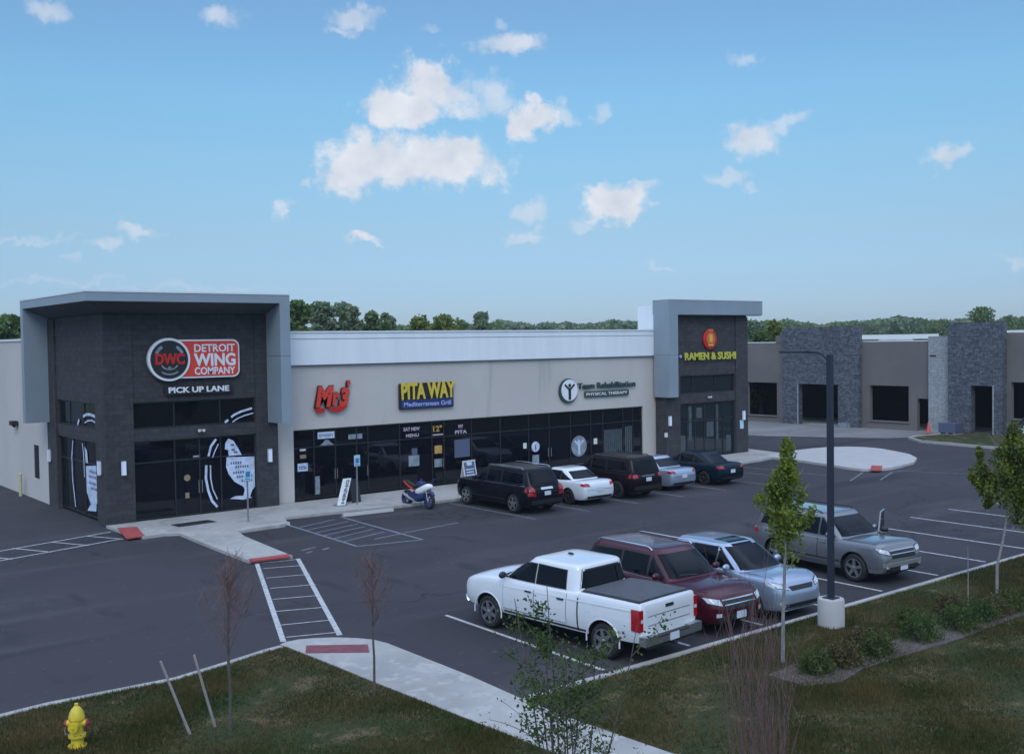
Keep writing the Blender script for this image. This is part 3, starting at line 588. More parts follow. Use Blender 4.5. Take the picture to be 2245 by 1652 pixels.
band(mb, [(4.53,2.98),(4.75,2.3),(4.72,1.4),(4.40,.27)], .1, GP, 'y'); band(mb, [(3.3,2.95),(3.15,2.5),(3.12,1.6)], .08, GP, 'y')
mb.build('vinyl_ring', 'decal', SF2)
mb = MB(); poly_decal(mb, [(2.9,2.07),(1.22,2.22),(1.22,1.05),(1.7,.66),(1.75,.40),(2.85,.30),(2.62,.46),(2.4,.60),(2.86,1.03)], GP, 'y'); poly_decal(mb, [(3.0,2.85),(2.72,2.69),(2.63,2.2),(2.9,2.2)], GP, 'y')
wg = mb.build('vinyl_wing', 'decal', SF2)
mb = MB()
for (a, b, z) in ((1.4,2.4,1.85),(1.5,2.6,1.65),(1.5,2.5,1.4),(1.6,2.4,1.2)):
    x = a
    while x < b: poly_decal(mb, [(x,z),(x+.09,z),(x+.09,z+.1),(x,z+.1)], GP-.005, 'y'); x += .16
mb.build('vinyl_print', 'decal_dark', wg)
# long shopfront
US = [7.83,8.80,9.84,10.90,11.48,13.14,14.92,15.59,17.20,18.95,20.75,22.1,23.55,24.98,25.85,27.34,28.1,28.77]
SF3 = glazing('shopfront', 'x', .36, US, [.16,2.36,3.09], 'glass', B, .05)
q = MB()
for x in (9.78, 9.9, 11.42, 15.5, 22.0, 22.2): q.tube([(x,.33,.9),(x,.33,1.35)], .014, 6)
q.build('door_handle', 'steel', SF3)
DP = .385
def signplate(x0, x1, z0, z1, m_, name='window_poster', plane=DP, parent=None):
    q = MB(); q.box(x0, x1, plane-.006, plane-.001, z0, z1); return q.build(name, m_, parent or SF3)
signplate(8.14,8.42,2.22,2.31,'offwhite'); signplate(8.14,8.43,1.90,2.06,'decal_tan'); s_ = signplate(8.02,8.50,1.36,1.70,'decal'); text('70%', .2, 'decal_dark', (8.06,.377,1.44), th=.003, parent=s_, width=.38, bold=.02)
s_ = signplate(9.0,9.82,2.68,2.97,'decal'); q = MB()
for i in range(7): q.box(9.07+i*.1,9.13+i*.1,.374,.378,2.76,2.88)
q.build('printing', 'decal_grey', s_)
q = MB(); poly_decal(q, [(9.07,2.39),(9.8,2.39),(9.62,2.5),(9.5,2.62),(9.36,2.62),(9.25,2.5)], .384); q.build('window_poster', 'decal_grey', SF3)
signplate(10.5,11.2,2.56,2.78,'decal_grey'); signplate(8.84,9.06,.3,1.08,'decal_grey')
s_ = None
text('EAT NEW', .22, 'decal_pink', (13.38,.384,2.74), th=.004, parent=SF3, width=.88, bold=.03); text('MENU', .20, 'decal_pink', (13.5,.384,2.45), th=.004, parent=SF3, width=.70, bold=.03)
text('12"', .36, 'decal_gold', (15.0,.384,2.62), th=.004, parent=SF3, width=.5, bold=.03); signplate(14.97,15.56,2.43,2.49,'decal_pink')
text('MY', .24, 'decal_pink', (16.45,.384,2.68), th=.004, parent=SF3, width=.28, bold=.03); text('PITA', .22, 'decal_pink', (16.25,.384,2.43), th=.004, parent=SF3, width=.70, bold=.03)
signplate(15.06,15.48,1.58,1.95,'decal_gold'); signplate(15.04,15.46,.95,1.33,'decal_grey'); signplate(13.62,14.2,1.1,1.6,'decal_grey'); signplate(13.8,14.1,1.62,1.92,'decal_dark')
signplate(16.2,17.1,1.3,2.15,'decal_dark'); signplate(20.98,21.42,.55,1.05,'decal_grey')
q = MB(); q.lathe([(.26,-.006),(.26,-.001)], (21.2,DP,1.46), 'y', 24); s_ = q.build('round_decal', 'decal', SF3)
q = MB(); q.box(21.17,21.23,.374,.378,1.3,1.55); q.build('figure', 'sign_dark', s_)
signplate(20.4,20.62,1.42,1.70,'offwhite'); signplate(25.2,25.45,1.30,1.60,'offwhite')
q = MB(); q.lathe([(.54,-.006),(.54,-.001)], (24.15,DP,1.28), 'y', 32); s_ = q.build('round_decal', 'decal_grey', SF3)
def figure(x, z, s, y, m_, par):
    q = MB(); q.lathe([(.12*s,-.008),(.12*s,0)], (x,y,z+.30*s), 'y', 16)
    poly_decal(q, [(x-.10*s,z-.62*s),(x+.10*s,z-.62*s),(x+.11*s,z+.02*s),(x+.46*s,z+.32*s),(x+.36*s,z+.42*s),(x+.08*s,z+.16*s),(x-.08*s,z+.16*s),(x-.36*s,z+.42*s),(x-.46*s,z+.32*s),(x-.11*s,z+.02*s)], y, th=.008)
    q.build('figure', m_, par)
figure(24.15, 1.30, .72, .378, 'decal', s_)
q = MB()
for i in range(9): q.box(25.95+i*.15,26.06+i*.15,.375,.378,.7,2.0)
q.build('blinds', 'blind_grey', SF3); q = MB()
for i in range(4): q.box(27.5+i*.14,27.61+i*.14,.375,.378,.6,2.1)
q.build('blinds', 'blind_grey', SF3)
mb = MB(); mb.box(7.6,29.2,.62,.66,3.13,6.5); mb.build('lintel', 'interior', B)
# end tower
mb = MB(); TY = -.55
wall(mb, 'x', TY, .35, 29.73, 36.62, 0, 8.5, [(30.9,35.55,0,3.17),(30.9,35.55,3.72,4.72)]); mb.box(29.73,30.08,TY+.35,.2,0,8.5); mb.box(36.27,36.62,TY+.35,1.2,0,8.5)
o = mb.build('tower_wall', 'charcoal', B)
q = MB(); q.box(35.58,36.66,TY-.06,TY,0,8.0); q.build('pier', 'charcoal', o)
mb = MB(); mb.box(29.76,36.25,.22,1.55,6.6,8.62); mb.build('parapet_return', 'parapet', B); mb = MB(); mb.box(36.1,36.45,1.56,34,0,6.9); mb.build('side_wall', 'beige', B)
mb = MB(); mb.box(29.56,37.55,-1.0,.2,8.10,8.90); o = mb.build('canopy', 'canopy', B)
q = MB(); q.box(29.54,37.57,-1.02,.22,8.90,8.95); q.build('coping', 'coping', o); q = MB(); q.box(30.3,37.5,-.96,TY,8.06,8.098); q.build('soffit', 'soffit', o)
mb = MB(); mb.box(29.56,30.27,-1.0,.155,3.60,8.10); o2 = mb.build('hanging_wing', 'canopy', B)
q = MB(); q.box(29.552,30.276,-1.006,.14,5.9,5.912); q.build('seam', 'seam', o2)
SF4 = glazing('shopfront', 'x', TY+.1, [30.93,31.55,32.2,33.0,33.95,34.6,35.52], [.15,2.15,3.14], 'glass2', B, .06)
glazing('transom_window', 'x', TY+.1, [30.93,32.0,33.9,35.52], [3.75,4.69], 'glass2', B, .06)
for (a, b, c, d) in ((31.7,31.95,1.1,3.0),(33.2,33.8,1.2,2.05),(34.05,34.2,.9,3.0),(32.35,32.8,2.3,2.9),(31.0,31.4,.5,1.4),(34.9,35.3,.3,1.2)):
    q = MB(); q.box(a,b,TY+.122,TY+.128,c,d); q.build('blinds', 'blind_grey', SF4)

# signs on the fronts ------------------------------------------------
sg = thing('shop_sign', 'round black badge sign with a red panel of white letters above the corner shop', 'sign', (2.37,-.02,6.24))
def loc(p): return Vector(p)
def rrect(x0, x1, z0, z1, r, n=6):
    out = []
    for cx_, cz_, a0 in ((x1-r,z1-r,0),(x0+r,z1-r,90),(x0+r,z0+r,180),(x1-r,z0+r,270)):
        for k in range(n+1): a = R(a0+90*k/n); out.append((cx_+r*math.cos(a), cz_+r*math.sin(a)))
    return out
def front(mb, pts, y, th, o=(0,0)):     # polygon standing on a front plane, proud towards the viewer
    mb.slab([(p[0]-o[0], p[1]-o[1]) for p in pts], (0, y, 0), (1,0,0), (0,0,1), th)
O = (2.37, 6.24)
q = MB(); front(q, rrect(2.45,5.26,5.50,7.00,.28), -.06, .10, O); q.build('panel_edge', 'sign_white', sg)
q = MB(); front(q, rrect(2.5,5.20,5.56,6.94,.24), -.161, .015, O); pn = q.build('panel', 'sign_red', sg)
text('DETROIT', .42, 'sign_white', (3.38-O[0],-.176,6.52-O[1]), th=.02, parent=sg, width=1.68, bold=.02); text('WING', .66, 'sign_white', (3.36-O[0],-.176,5.98-O[1]), th=.02, parent=sg, width=1.72, bold=.035); text('COMPANY', .40, 'sign_white', (3.38-O[0],-.176,5.63-O[1]), th=.02, parent=sg, width=1.68, bold=.02)
q = MB(); q.lathe([(.83,-.22),(.83,-.06)], (0,0,0), 'y', 48); q.build('badge_edge', 'sign_white', sg)
q = MB(); q.lathe([(.735,-.24),(.735,-.2)], (0,0,0), 'y', 48); bd = q.build('badge', 'sign_dark', sg)
text('DWC', .56, 'sign_dred', (-.56,-.242,-.17), th=.02, parent=sg, width=1.16, bold=.045)
q = MB()
def ringband(q, r0, r1, a0, a1, y, n=14):
    po = [(r1*math.cos(R(a0+(a1-a0)*k/n)), r1*math.sin(R(a0+(a1-a0)*k/n))) for k in range(n+1)]; pi = [(r0*math.cos(R(a0+(a1-a0)*k/n)), r0*math.sin(R(a0+(a1-a0)*k/n))) for k in range(n+1)]
    arc(q, po, pi, y)
ringband(q, .5, .62, 25, 60, -.242); ringband(q, .5, .62, 120, 155, -.242); ringband(q, .54, .6, 235, 305, -.242); ringband(q, .36, .41, 215, 325, -.242); q.lathe([(.07,-.25),(.07,-.242)], (0,0,-.33), 'y', 12)
q.build('emblem', 'decal_grey', bd)
sg = thing('shop_sign', 'black bar sign with white capitals below the round badge sign', 'sign', (3.57,-.02,5.05))
q = MB(); front(q, rrect(2.18,4.96,4.87,5.22,.12), -.05, .08, (3.57,5.05)); q.build('panel', 'sign_dark', sg)
text('PICK UP LANE', .30, 'sign_white', (2.34-3.57,-.132,4.95-5.05), th=.03, parent=sg, width=2.46, bold=.03)
sg = thing('shop_sign', 'red slanted script letter sign on the beige wall', 'sign', (9.6,.25,4.4))
O = (9.6,4.4)
for (s_, sz, x, z, w_) in (('M',1.14,8.78,4.12,.88),('r',1.0,9.58,4.16,.36),('3',1.02,9.92,4.10,.50),("'",.7,10.34,4.62,.14)):
    text(s_, sz*1.02, 'sign_dark', (x-O[0]-.05,-.05,z-O[1]-.02), th=.05, parent=sg, name='letter_backing', width=w_+.1, bold=.08, shear=.25)
    text(s_, sz, 'sign_red', (x-O[0],-.11,z-O[1]), th=.06, parent=sg, name='letter', width=w_, bold=.055, shear=.25)
q = MB(); front(q, [(9.35,3.98),(9.6,3.84),(9.95,3.82),(10.2,3.92),(10.35,4.08),(10.0,4.10),(9.6,4.02)], -.1, .05, O); front(q, rrect(8.80,9.22,3.82,4.02,.06), -.1, .05, O); front(q, rrect(10.36,10.50,5.0,5.14,.05), -.1, .05, O)
q.build('swoosh', 'sign_dred', sg)
sg = thing('shop_sign', 'yellow letters over a dark blue bar on the beige wall', 'sign', (14.5,.25,4.4))
O = (14.5,4.4)
q = MB(); front(q, rrect(13.02,16.02,3.74,4.92,.06), -.04, .07, O); q.build('backing', 'sign_dark', sg)
q = MB(); front(q, rrect(13.10,15.98,3.78,4.16,.05), -.112, .02, O); q.build('bar', 'sign_blue', sg)
text('PITA WAY', 1.02, 'sign_yellow', (13.12-O[0],-.112,4.22-O[1]), th=.05, parent=sg, width=2.98, bold=.035); text('Mediterranean Grill', .28, 'sign_pale', (13.25-O[0],-.134,3.87-O[1]), th=.012, parent=sg, width=2.6, bold=.015)
sg = thing('clinic_sign', 'round white sign with a raised-arm figure beside dark green letters', 'sign', (23.3,.25,4.2))
q = MB(); q.lathe([(.63,-.10),(.63,-.02)], (-.03,0,-.01), 'y', 40); q.build('badge_edge', 'sign_green', sg)
q = MB(); q.lathe([(.55,-.125),(.55,-.09)], (.02,0,.02), 'y', 40); bd = q.build('badge', 'sign_white', sg); figure(.02, .02, .80, -.127, 'sign_dark', bd)
text('Team Rehabilitation', .42, 'sign_green', (.62,-.06,.06), th=.05, parent=sg, width=4.2, bold=.03)
q = MB(); front(q, rrect(1.1,4.32,-.40,-.09,.05), -.04, .05); q.build('bar', 'sign_green', sg); text('PHYSICAL THERAPY', .22, 'offwhite', (1.2,-.092,-.32), th=.012, parent=sg, width=3.0, bold=.02)
sg = thing('shop_sign', 'orange lantern badge above yellow green capitals on the far tower', 'sign', (33.3,TY-.02,6.2))
q = MB(); q.lathe([(.50,-.12),(.56,-.09),(.56,-.02)], (0,0,.52), 'y', 32); bd = q.build('badge', 'sign_dred', sg)
q = MB(); q.lathe([(.36,-.15),(.36,-.12)], (0,0,.55), 'y', 28); q.box(-.2,.2,-.15,-.10,.95,1.10); b2 = q.build('lantern', 'sign_orange', bd); 
q = MB(); q.box(-.12,.12,-.16,-.152,.38,.80); q.box(-.24,.24,-.16,-.152,.16,.24); q.build('emblem', 'sign_yellow', bd)
text('RAMEN & SUSHI', .56, 'sign_lime', (-2.15,-.08,-.60), th=.05, parent=sg, width=4.35, bold=.03)
q = MB(); q.lathe([(.08,-.10),(.08,-.02)], (-2.45,0,-.40), 'y', 12); q.build('dot', 'sign_pale', sg)

# wall lamps ---------------------------------------------------------
def sconce(x, y, z, nx, ny, label, h=.52, w=.16):
    s = thing('wall_lamp', label, 'lamp', (x, y, z), math.atan2(-nx, ny)+math.pi if False else math.atan2(ny, nx)+math.pi/2, 'white box lamps on the dark piers')
    q = MB(); q.box(-w*.4,w*.4,-.05,0,-h*.42,h*.42); q.build('back_plate', 'steel', s)
    q = MB(); q.box(-w/2,w/2,-.15,-.05,-h/2,h/2); l_ = q.build('lens', 'lampwhite', s)
    q = MB(); q.box(-w/2-.008,w/2+.008,-.158,-.048,h/2,h/2+.02); q.box(-w/2-.008,w/2+.008,-.158,-.048,-h/2-.02,-h/2); q.build('cap', 'steel', s)
sconce(.55,-.075,2.20,0,-1,'white box lamp on the front of the corner pier')
sconce(6.50,-.075,2.22,0,-1,'white box lamp on the dark pier between the corner shop and the beige wall')
sconce(-.075,.42,2.22,-1,0,'white box lamp round the side of the corner pier')
sconce(-.075,7.1,2.20,-1,0,'white box lamp on the dark pier of the side wall, farthest from the corner')
sconce(29.95,TY-.005,2.30,0,-1,'white box lamp left of the far tower doors')
sconce(36.15,TY-.065,2.28,0,-1,'white box lamp right of the far tower doors')
q = MB(); q.box(29.6,29.8,TY-.05,TY,1.42,1.66); tag(q.build('notice_plate','offwhite'), 'small pale notice plate under the lamp left of the far doors', 'notice')
q = MB(); q.box(35.9,36.2,TY-.10,TY-.062,1.5,2.0); tag(q.build('notice_plate','signcyan'), 'pale blue notice plate under the lamp right of the far doors', 'notice')
def downlight(x, y, z, label):
    s = thing('security_light', label, 'lamp', (x,y,z))
    q = MB(); q.box(-.07,.07,-.05,0,-.05,.05); q.build('bracket', 'steel', s)
    for dx in (-.09,.09): q = MB(); q.lathe([(.03,0),(.06,-.10),(.055,-.11)], (dx,-.05,.0), 'y', 12); q.build('lamp_head', 'offwhite', s)
downlight(3.62,-.02,3.42,'small twin floodlight over the corner shop door'); downlight(33.2,TY-.02,3.46,'small twin floodlight over the far tower doors')
s = thing('security_light', 'black wall lamp high on the beige side wall', 'lamp', (-.02,12.9,3.28)); q = MB(); q.box(-.28,0,-.25,.25,-.1,.1); q.tube([(-.1,0,-.1),(-.16,0,-.18)],.08,8); q.build('housing','plastic',s)
q = MB(); q.tube([(-.25,11.6,0),(-.25,11.6,1.0)], .075, 12); q.ell((-.25,11.6,1.0),(.075,.075,.06),6); tag(q.build('bollard', 'bollard_cream', smooth=40), 'slim cream bollard at the foot of the beige side wall', 'bollard')

# unfinished building on the right -----------------------------------
C = thing('unfinished_building', 'unfinished brown building with grey stone piers and empty openings', 'building', (56.46,0,0))
def cwall(name, m_, plane, y0, y1, z1, holes, th=.35):
    q = MB(); wall(q, 'y', plane, th, y0, y1, 0, z1, holes); return q.build(name, m_, C)
cwall('rendered_wall', 'brownstucco', 0, 11.2, 26, 6.38, [(12.31,15.32,.54,3.19),(17.0,20.0,.54,3.19)])
cwall('stone_pier', 'ledge', -.45, 4.66, 11.49, 7.56, [(6.41,9.97,0,3.17)], .5)
cwall('rendered_wall', 'brownstucco', 0, -.78, 4.66, 6.38, [(.85,4.0,.60,3.18),(-.74,.22,0,2.32)])
cwall('block_column', 'cmu', -.25, -2.41, -.78, 6.72, [], .6)
cwall('stone_pier', 'ledge', -.6, -6.2, -2.42, 7.62, [(-5.53,-4.03,.12,3.36)], .62)
cwall('rendered_wall', 'brownstucco', 0, -30, -6.2, 6.88, [(-9.5,-6.5,1.2,3.62),(-15,-12,1.2,3.62)])
q = MB(); q.box(-.05,.4,11.5,12.4,6.38,6.95); q.build('parapet', 'brownstucco', C)
q = MB(); q.box(.02,.4,11.5,26,6.38,6.44); q.box(.02,.4,-.7,4.6,6.381,6.441); q.box(.02,.4,-30,-6.3,6.88,6.95); q.build('coping', 'coping', C)
q = MB(); q.box(.4,17,-30,26,6.0,6.1); q.build('roof', 'roofing', C)
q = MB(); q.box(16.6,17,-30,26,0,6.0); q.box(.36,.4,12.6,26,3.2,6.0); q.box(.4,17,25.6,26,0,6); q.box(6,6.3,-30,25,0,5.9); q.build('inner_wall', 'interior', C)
q = MB(); q.box(-.6,17,-30,26,-.02,.015); q.build('floor_slab', 'concrete', C)
for (a, b, z0, z1, pl) in ((12.31,15.32,.54,3.19,0),(.85,4.0,.60,3.18,0),(-9.5,-6.5,1.2,3.62,0)):
    q = MB(); q.box(pl-.04,pl,a-.1,a,z0-.1,z1+.08); q.box(pl-.04,pl,b,b+.1,z0-.1,z1+.08); q.box(pl-.04,pl,a,b,z1,z1+.08); q.box(pl-.10,pl+.34,a,b,z0-.08,z0-.001); q.build('window_trim', 'brownstucco', C)
q = MB(); q.box(-.47,-.452,9.97,10.07,0,3.2); q.box(-.62,-.603,-5.63,-5.53,.1,3.4); q.build('opening_trim', 'cmu', C)
q = MB(); q.box(-.27,-.23,-1.35,-.9,5.3,5.4); q.build('vent_slot', 'sign_dark', C)

# ------------------------------------------------------------------ vehicles
def herm(xs, ys):
    xs = np.array(xs, float); ys = np.array(ys, float); h = np.diff(xs); d = np.diff(ys)/h; m_ = np.zeros(len(xs))
    for i in range(1, len(xs)-1): m_[i] = 0 if d[i-1]*d[i] <= 0 else 2*d[i-1]*d[i]/(d[i-1]+d[i])
    m_[0] = d[0]; m_[-1] = d[-1]
    def f(x):
        i = int(np.clip(np.searchsorted(xs, x)-1, 0, len(h)-1)); t = (x-xs[i])/h[i]
        return (2*t**3-3*t*t+1)*ys[i]+(t**3-2*t*t+t)*h[i]*m_[i]+(-2*t**3+3*t*t)*ys[i+1]+(t**3-t*t)*h[i]*m_[i+1]
    return f
class Car:
    """nose towards +Y, origin on the ground under the middle"""
    def __init__(s, sp, label, loc_, rz, name='parked_car', cat='car'):
        s.sp = sp; s.root = thing(name, label, cat, loc_, rz, sp.get('group')); s.P = sp['paint']
        s.body(); s.cabin(); s.wheels(); s.root.scale = (sp.get('scale', 1),)*3
    def body(s):
        sp = s.sp; st = sp['st']; ys = [a[0] for a in st]
        F = [herm(ys, [a[k] for a in st]) for k in range(1, 5)]
        hw = sp['W']/2; Y_ = []
        for a, b in zip(ys[:-1], ys[1:]):
            n = max(2, int((b-a)/.12)); Y_ += [a+(b-a)*i/n for i in range(n)]
        Y_.append(ys[-1]); rings = []
        for y in Y_:
            w = F[0](y)*hw; zb = F[1](y); zt = F[2](y); cr_ = F[3](y); h = zt-zb
            base = [(0,zb),(.74*w,zb),(.93*w,zb+.035),(.982*w,zb+.20*h),(.995*w,zb+.36*h),(1.0*w,zb+.52*h),(.992*w,zb+.68*h),(.972*w,zb+.84*h),(.955*w,zt-.05),(.925*w,zt-.012),(.86*w,zt+.15*cr_),(.5*w,zt+.75*cr_),(0,zt+cr_)]
            ring = [(x, y, z) for x, z in base]+[(-x, y, z) for x, z in base[-2:0:-1]]
            rings.append(ring)
        n = len(rings[0]); vs = [v for r in rings for v in r]
        fs = [(i*n+k, (i+1)*n+k, (i+1)*n+(k+1) % n, i*n+(k+1) % n) for i in range(len(rings)-1) for k in range(n)]
        fs.append(tuple(range(n))); fs.append(tuple((len(rings)-1)*n+k for k in range(n-1, -1, -1)))
        q = MB(); q.add(vs, fs); o = q.build('body', [s.P, 'plastic'], s.root)
        import bmesh
        bm = bmesh.new(); bm.from_mesh(o.data); bmesh.ops.recalc_face_normals(bm, faces=bm.faces); bm.to_mesh(o.data); bm.free()
        s.bvh0 = BVHTree.FromPolygons([v.co.copy() for v in o.data.vertices], [tuple(p.vertices) for p in o.data.polygons])
        # wheel arches
        cut = MB(); r = sp['wr']*1.16
        for yw in sp['axles']:
            for sx_ in (-1, 1):
                a, b = sx_*(hw-.27), sx_*(hw+.2)
                prof = [(r*(1 if True else 0), min(a, b)), (r, max(a, b))]
                cut.lathe(prof, (0, yw, sp['wr']*1.02), 'x', 40)
        c = cut.build('cutter', ['plastic', 'plastic'], None); c.data.polygons.foreach_set('material_index', [1]*len(c.data.polygons))
        bm = bmesh.new(); bm.from_mesh(c.data); bmesh.ops.recalc_face_normals(bm, faces=bm.faces); bm.to_mesh(c.data); bm.free()
        c.matrix_world = o.matrix_world
        md = o.modifiers.new('b', 'BOOLEAN'); md.operation = 'DIFFERENCE'; md.object = c; md.solver = 'EXACT'
        rl, rr = s.root.location.copy(), s.root.rotation_euler.copy(); s.root.location = (0,0,0); s.root.rotation_euler = (0,0,0)
        bpy.context.view_layer.update()
        me = bpy.data.meshes.new_from_object(o.evaluated_get(bpy.context.evaluated_depsgraph_get()))
        s.root.location = rl; s.root.rotation_euler = rr
        o.modifiers.clear(); o.data = me; me.name = 'body'; bpy.data.objects.remove(c)
        me.polygons.foreach_set('use_smooth', [True]*len(me.polygons)); me.set_sharp_from_angle(angle=R(32)); s.bodyo = o
    def cabin(s):
        sp = s.sp; g = sp['cab']; n = g.get('n', 7.)
        # g: (front base y, front roof y, rear roof y, rear base y), belt z, roof z, belt half width, roof half width
        yA, yB, yC, yD = g['y']; zb, zr = g['z']; wb, wr_ = g['w']; cr_ = g.get('crown', .05)
        levels = []; K = 7
        for k in range(K+1):
            t = k/K; e = t**1.12
            levels.append((zb+(zr-zb)*t, yA+(yB-yA)*e, yD+(yC-yD)*(t**g.get('re', 1.15)), wb+(wr_-wb)*t**1.25))
        for t, dz in ((.975,.35),(.93,.6),(.80,.85),(.5,.97),(.12,1.0)):
            ym = (yB+yC)/2; levels.append((zr+cr_*dz, ym+(yB-ym)*t, ym+(yC-ym)*t, wr_*t))
        NS = 64; vs = []; fs = []
        for (z, yf, yr, w) in levels:
            ym = (yf+yr)/2; hl = (yf-yr)/2
            for k in range(NS):
                a = 2*math.pi*(k+.5)/NS; c, d = math.cos(a), math.sin(a); 
                x = w*math.copysign(abs(c)**(2/n), c); y = ym+hl*math.copysign(abs(d)**(2/n), d)
                vs.append((x, y, z))
        for i in range(len(levels)-1):
            for k in range(NS): fs.append((i*NS+k, i*NS+(k+1) % NS, (i+1)*NS+(k+1) % NS, (i+1)*NS+k))
        fs.append(tuple((len(levels)-1)*NS+k for k in range(NS)))
        q = MB(); q.add(vs, fs); o = q.build('cabin', [s.P], s.root, smooth=50); s.cab = o
        s.bvc = BVHTree.FromPolygons([Vector(v) for v in vs], fs)
    def decal(s, name, m_, bot, top, view, nu=10, nv=4, off=.006, which='body', parent=None, par=None, both=True):
        """bot/top: polylines in the view's 2D coordinates; view 'side' (y,z), 'front'/'rear' (x,z), 'top' (x,y)"""
        bv = s.bvh0 if which == 'body' else s.bvc; out = []
        def lerp(pl, t):
            t *= len(pl)-1; i = min(int(t), len(pl)-2); f = t-i; return (pl[i][0]*(1-f)+pl[i+1][0]*f, pl[i][1]*(1-f)+pl[i+1][1]*f)
        for sgn in ((1, -1) if both and view == 'side' or both == 'mirror' else (1,)):
            G, K_ = [], []; last = None
            for i in range(nu+1):
                gr_, kr_ = [], []
                for j in range(nv+1):
                    a = lerp(bot, i/nu); b = lerp(top, i/nu); t = j/nv; u, v = a[0]*(1-t)+b[0]*t, a[1]*(1-t)+b[1]*t
                    if view == 'side': o_, d_ = Vector((sgn*3, u, v)), Vector((-sgn, 0, 0))
                    elif view == 'front': o_, d_ = Vector((u*sgn, 5, v)), Vector((0, -1, 0))
                    elif view == 'rear': o_, d_ = Vector((u*sgn, -5, v)), Vector((0, 1, 0))
                    else: o_, d_ = Vector((u*sgn, v, 4)), Vector((0, 0, -1))
                    h = bv.ray_cast(o_, d_)
                    if h[0] is None and last is not None: h = last
                    elif h[0] is None: continue
                    last = h
                    nr = h[1] if h[1].dot(d_) < 0 else -h[1]
                    gr_.append(h[0]+nr*off); kr_.append(h[0]-nr*.012)
                if len(gr_) == nv+1: G.append(gr_); K_.append(kr_)
            if len(G) < 2: continue
            q = MB(); q.grid(G, 0, K_); out.append(q.build(name, m_, par or s.root, smooth=40))
        return out
    def wheels(s):
        sp = s.sp; r = sp['wr']; w = sp.get('tw', .22); hw = sp['W']/2
        for yw in sp['axles']:
            for sx_ in (-1, 1):
                xo = sx_*(hw-.035); t = MB()
                prof = [(r*.64,-w/2),(r*.86,-w/2-.006),(r*.96,-w/2+.02),(r,-w/2+.05),(r,w/2-.05),(r*.96,w/2-.02),(r*.86,w/2+.006),(r*.64,w/2)]
                t.lathe(prof+prof[:1], (0,0,0), 'x', 36, cap=False); o = t.build('wheel', 'tyre', s.root, smooth=35); o.location = (xo-sx_*w/2, yw, r)
                q = MB(); out = sx_
                q.lathe([(r*.68, out*(w/2+.004)),(r*.66, out*(w/2+.012)),(r*.60, out*(w/2-.012)),(r*.58, out*(w/2-.06)),(.001, out*(w/2-.07))], (0,0,0), 'x', 36, 1, cap=False)
                ns = sp.get('spokes', 5)
                for k in range(ns):
                    a = 2*math.pi*k/ns+.3; ca, sa = math.cos(a), math.sin(a); 
                    def pt(rad, tw_, x): return (x, rad*ca-tw_*sa, rad*sa+tw_*ca)
                    wi, wo_ = r*.13, r*.095
                    xs0, xs1 = out*(w/2-.03), out*(w/2+.008)
                    V = [pt(r*.08,-wi,xs1),pt(r*.08,wi,xs1),pt(r*.62,wo_,xs1),pt(r*.62,-wo_,xs1),pt(r*.08,-wi,xs0),pt(r*.08,wi,xs0),pt(r*.62,wo_,xs0),pt(r*.62,-wo_,xs0)]
                    q.add(V, [(0,1,2,3),(7,6,5,4),(0,4,5,1),(1,5,6,2),(2,6,7,3),(3,7,4,0)], 0)
                q.lathe([(r*.15, out*(w/2-.02)),(r*.15, out*(w/2+.012)),(r*.10, out*(w/2+.02))], (0,0,0), 'x', 16, 0)
                q.lathe([(r*.69, out*(w/2-.01)),(r*.69, out*(w/2+.010)),(r*.62, out*(w/2+.010)),(r*.62, out*(w/2-.01))], (0,0,0), 'x', 36, 0, cap=False)
                q.build('rim', [sp.get('rim', 'rim'), 'sign_dark'], o, smooth=30)
    def mirrors(s, y, z, x, m_=None):
        for sg_ in (-1, 1):
            q = MB(); q.ell((sg_*(x+.13), y, z), (.12,.07,.085), 6); q.tube([(sg_*(x-.03),y-.02,z-.05),(sg_*(x+.08),y,z-.03)], .025, 6); q.build('mirror', m_ or s.P, s.root, smooth=60)
    def plate_(s, end, z, x=0, y=None):
        q = MB(); 
        if end == 'rear': q.box(x-.155,x+.155,y-.012,y,z-.08,z+.08)
        else: q.box(x-.155,x+.155,y,y+.012,z-.08,z+.08)
        q.build('licence_plate', 'plate', s.root)
    def doors(s, segs, z0, z1, handle_z, zf=None):
        for (a, b) in segs:
            s.decal('shut_line', 'seamblack', [(a-.012,z0-.012),(b+.012,z0-.012)], [(a-.012,z1),(b+.012,z1)], 'side', 8, 6, .0025)
            dd = s.decal('door', s.P, [(a,z0),(b,z0)], [(a,z1+.003),(b,z1+.003)], 'side', 8, 8, .006)
            for d, sg_ in zip(dd, (1, -1)):
                h = s.bvh0.ray_cast(Vector((sg_*3, a+.16, handle_z)), Vector((-sg_, 0, 0)))[0]
                if h:
                    q = MB(); q.box(h.x-.01*sg_, h.x+.035*sg_, a+.07, a+.27, handle_z-.016, handle_z+.016); q.build('door_handle', s.sp.get('handle', s.P), d)
def side_windows(c, top_in, glass_segs, belt, trimm='plastic', both=True):
    """glass_segs: list of (bottom polyline, top polyline)"""
    for (b, t) in glass_segs:
        bb = [(p[0]+(-.03 if i == 0 else (.03 if i == len(b)-1 else 0)), p[1]-.02) for i, p in enumerate(b)]
        tt = [(p[0]+(-.03 if i == 0 else (.03 if i == len(t)-1 else 0)), p[1]+.022) for i, p in enumerate(t)]
        c.decal('window_trim', trimm, bb, tt, 'side', 12, 4, .003, 'cab', both=both)
        c.decal('window', 'carglass', b, t, 'side', 12, 4, .008, 'cab', both=both)
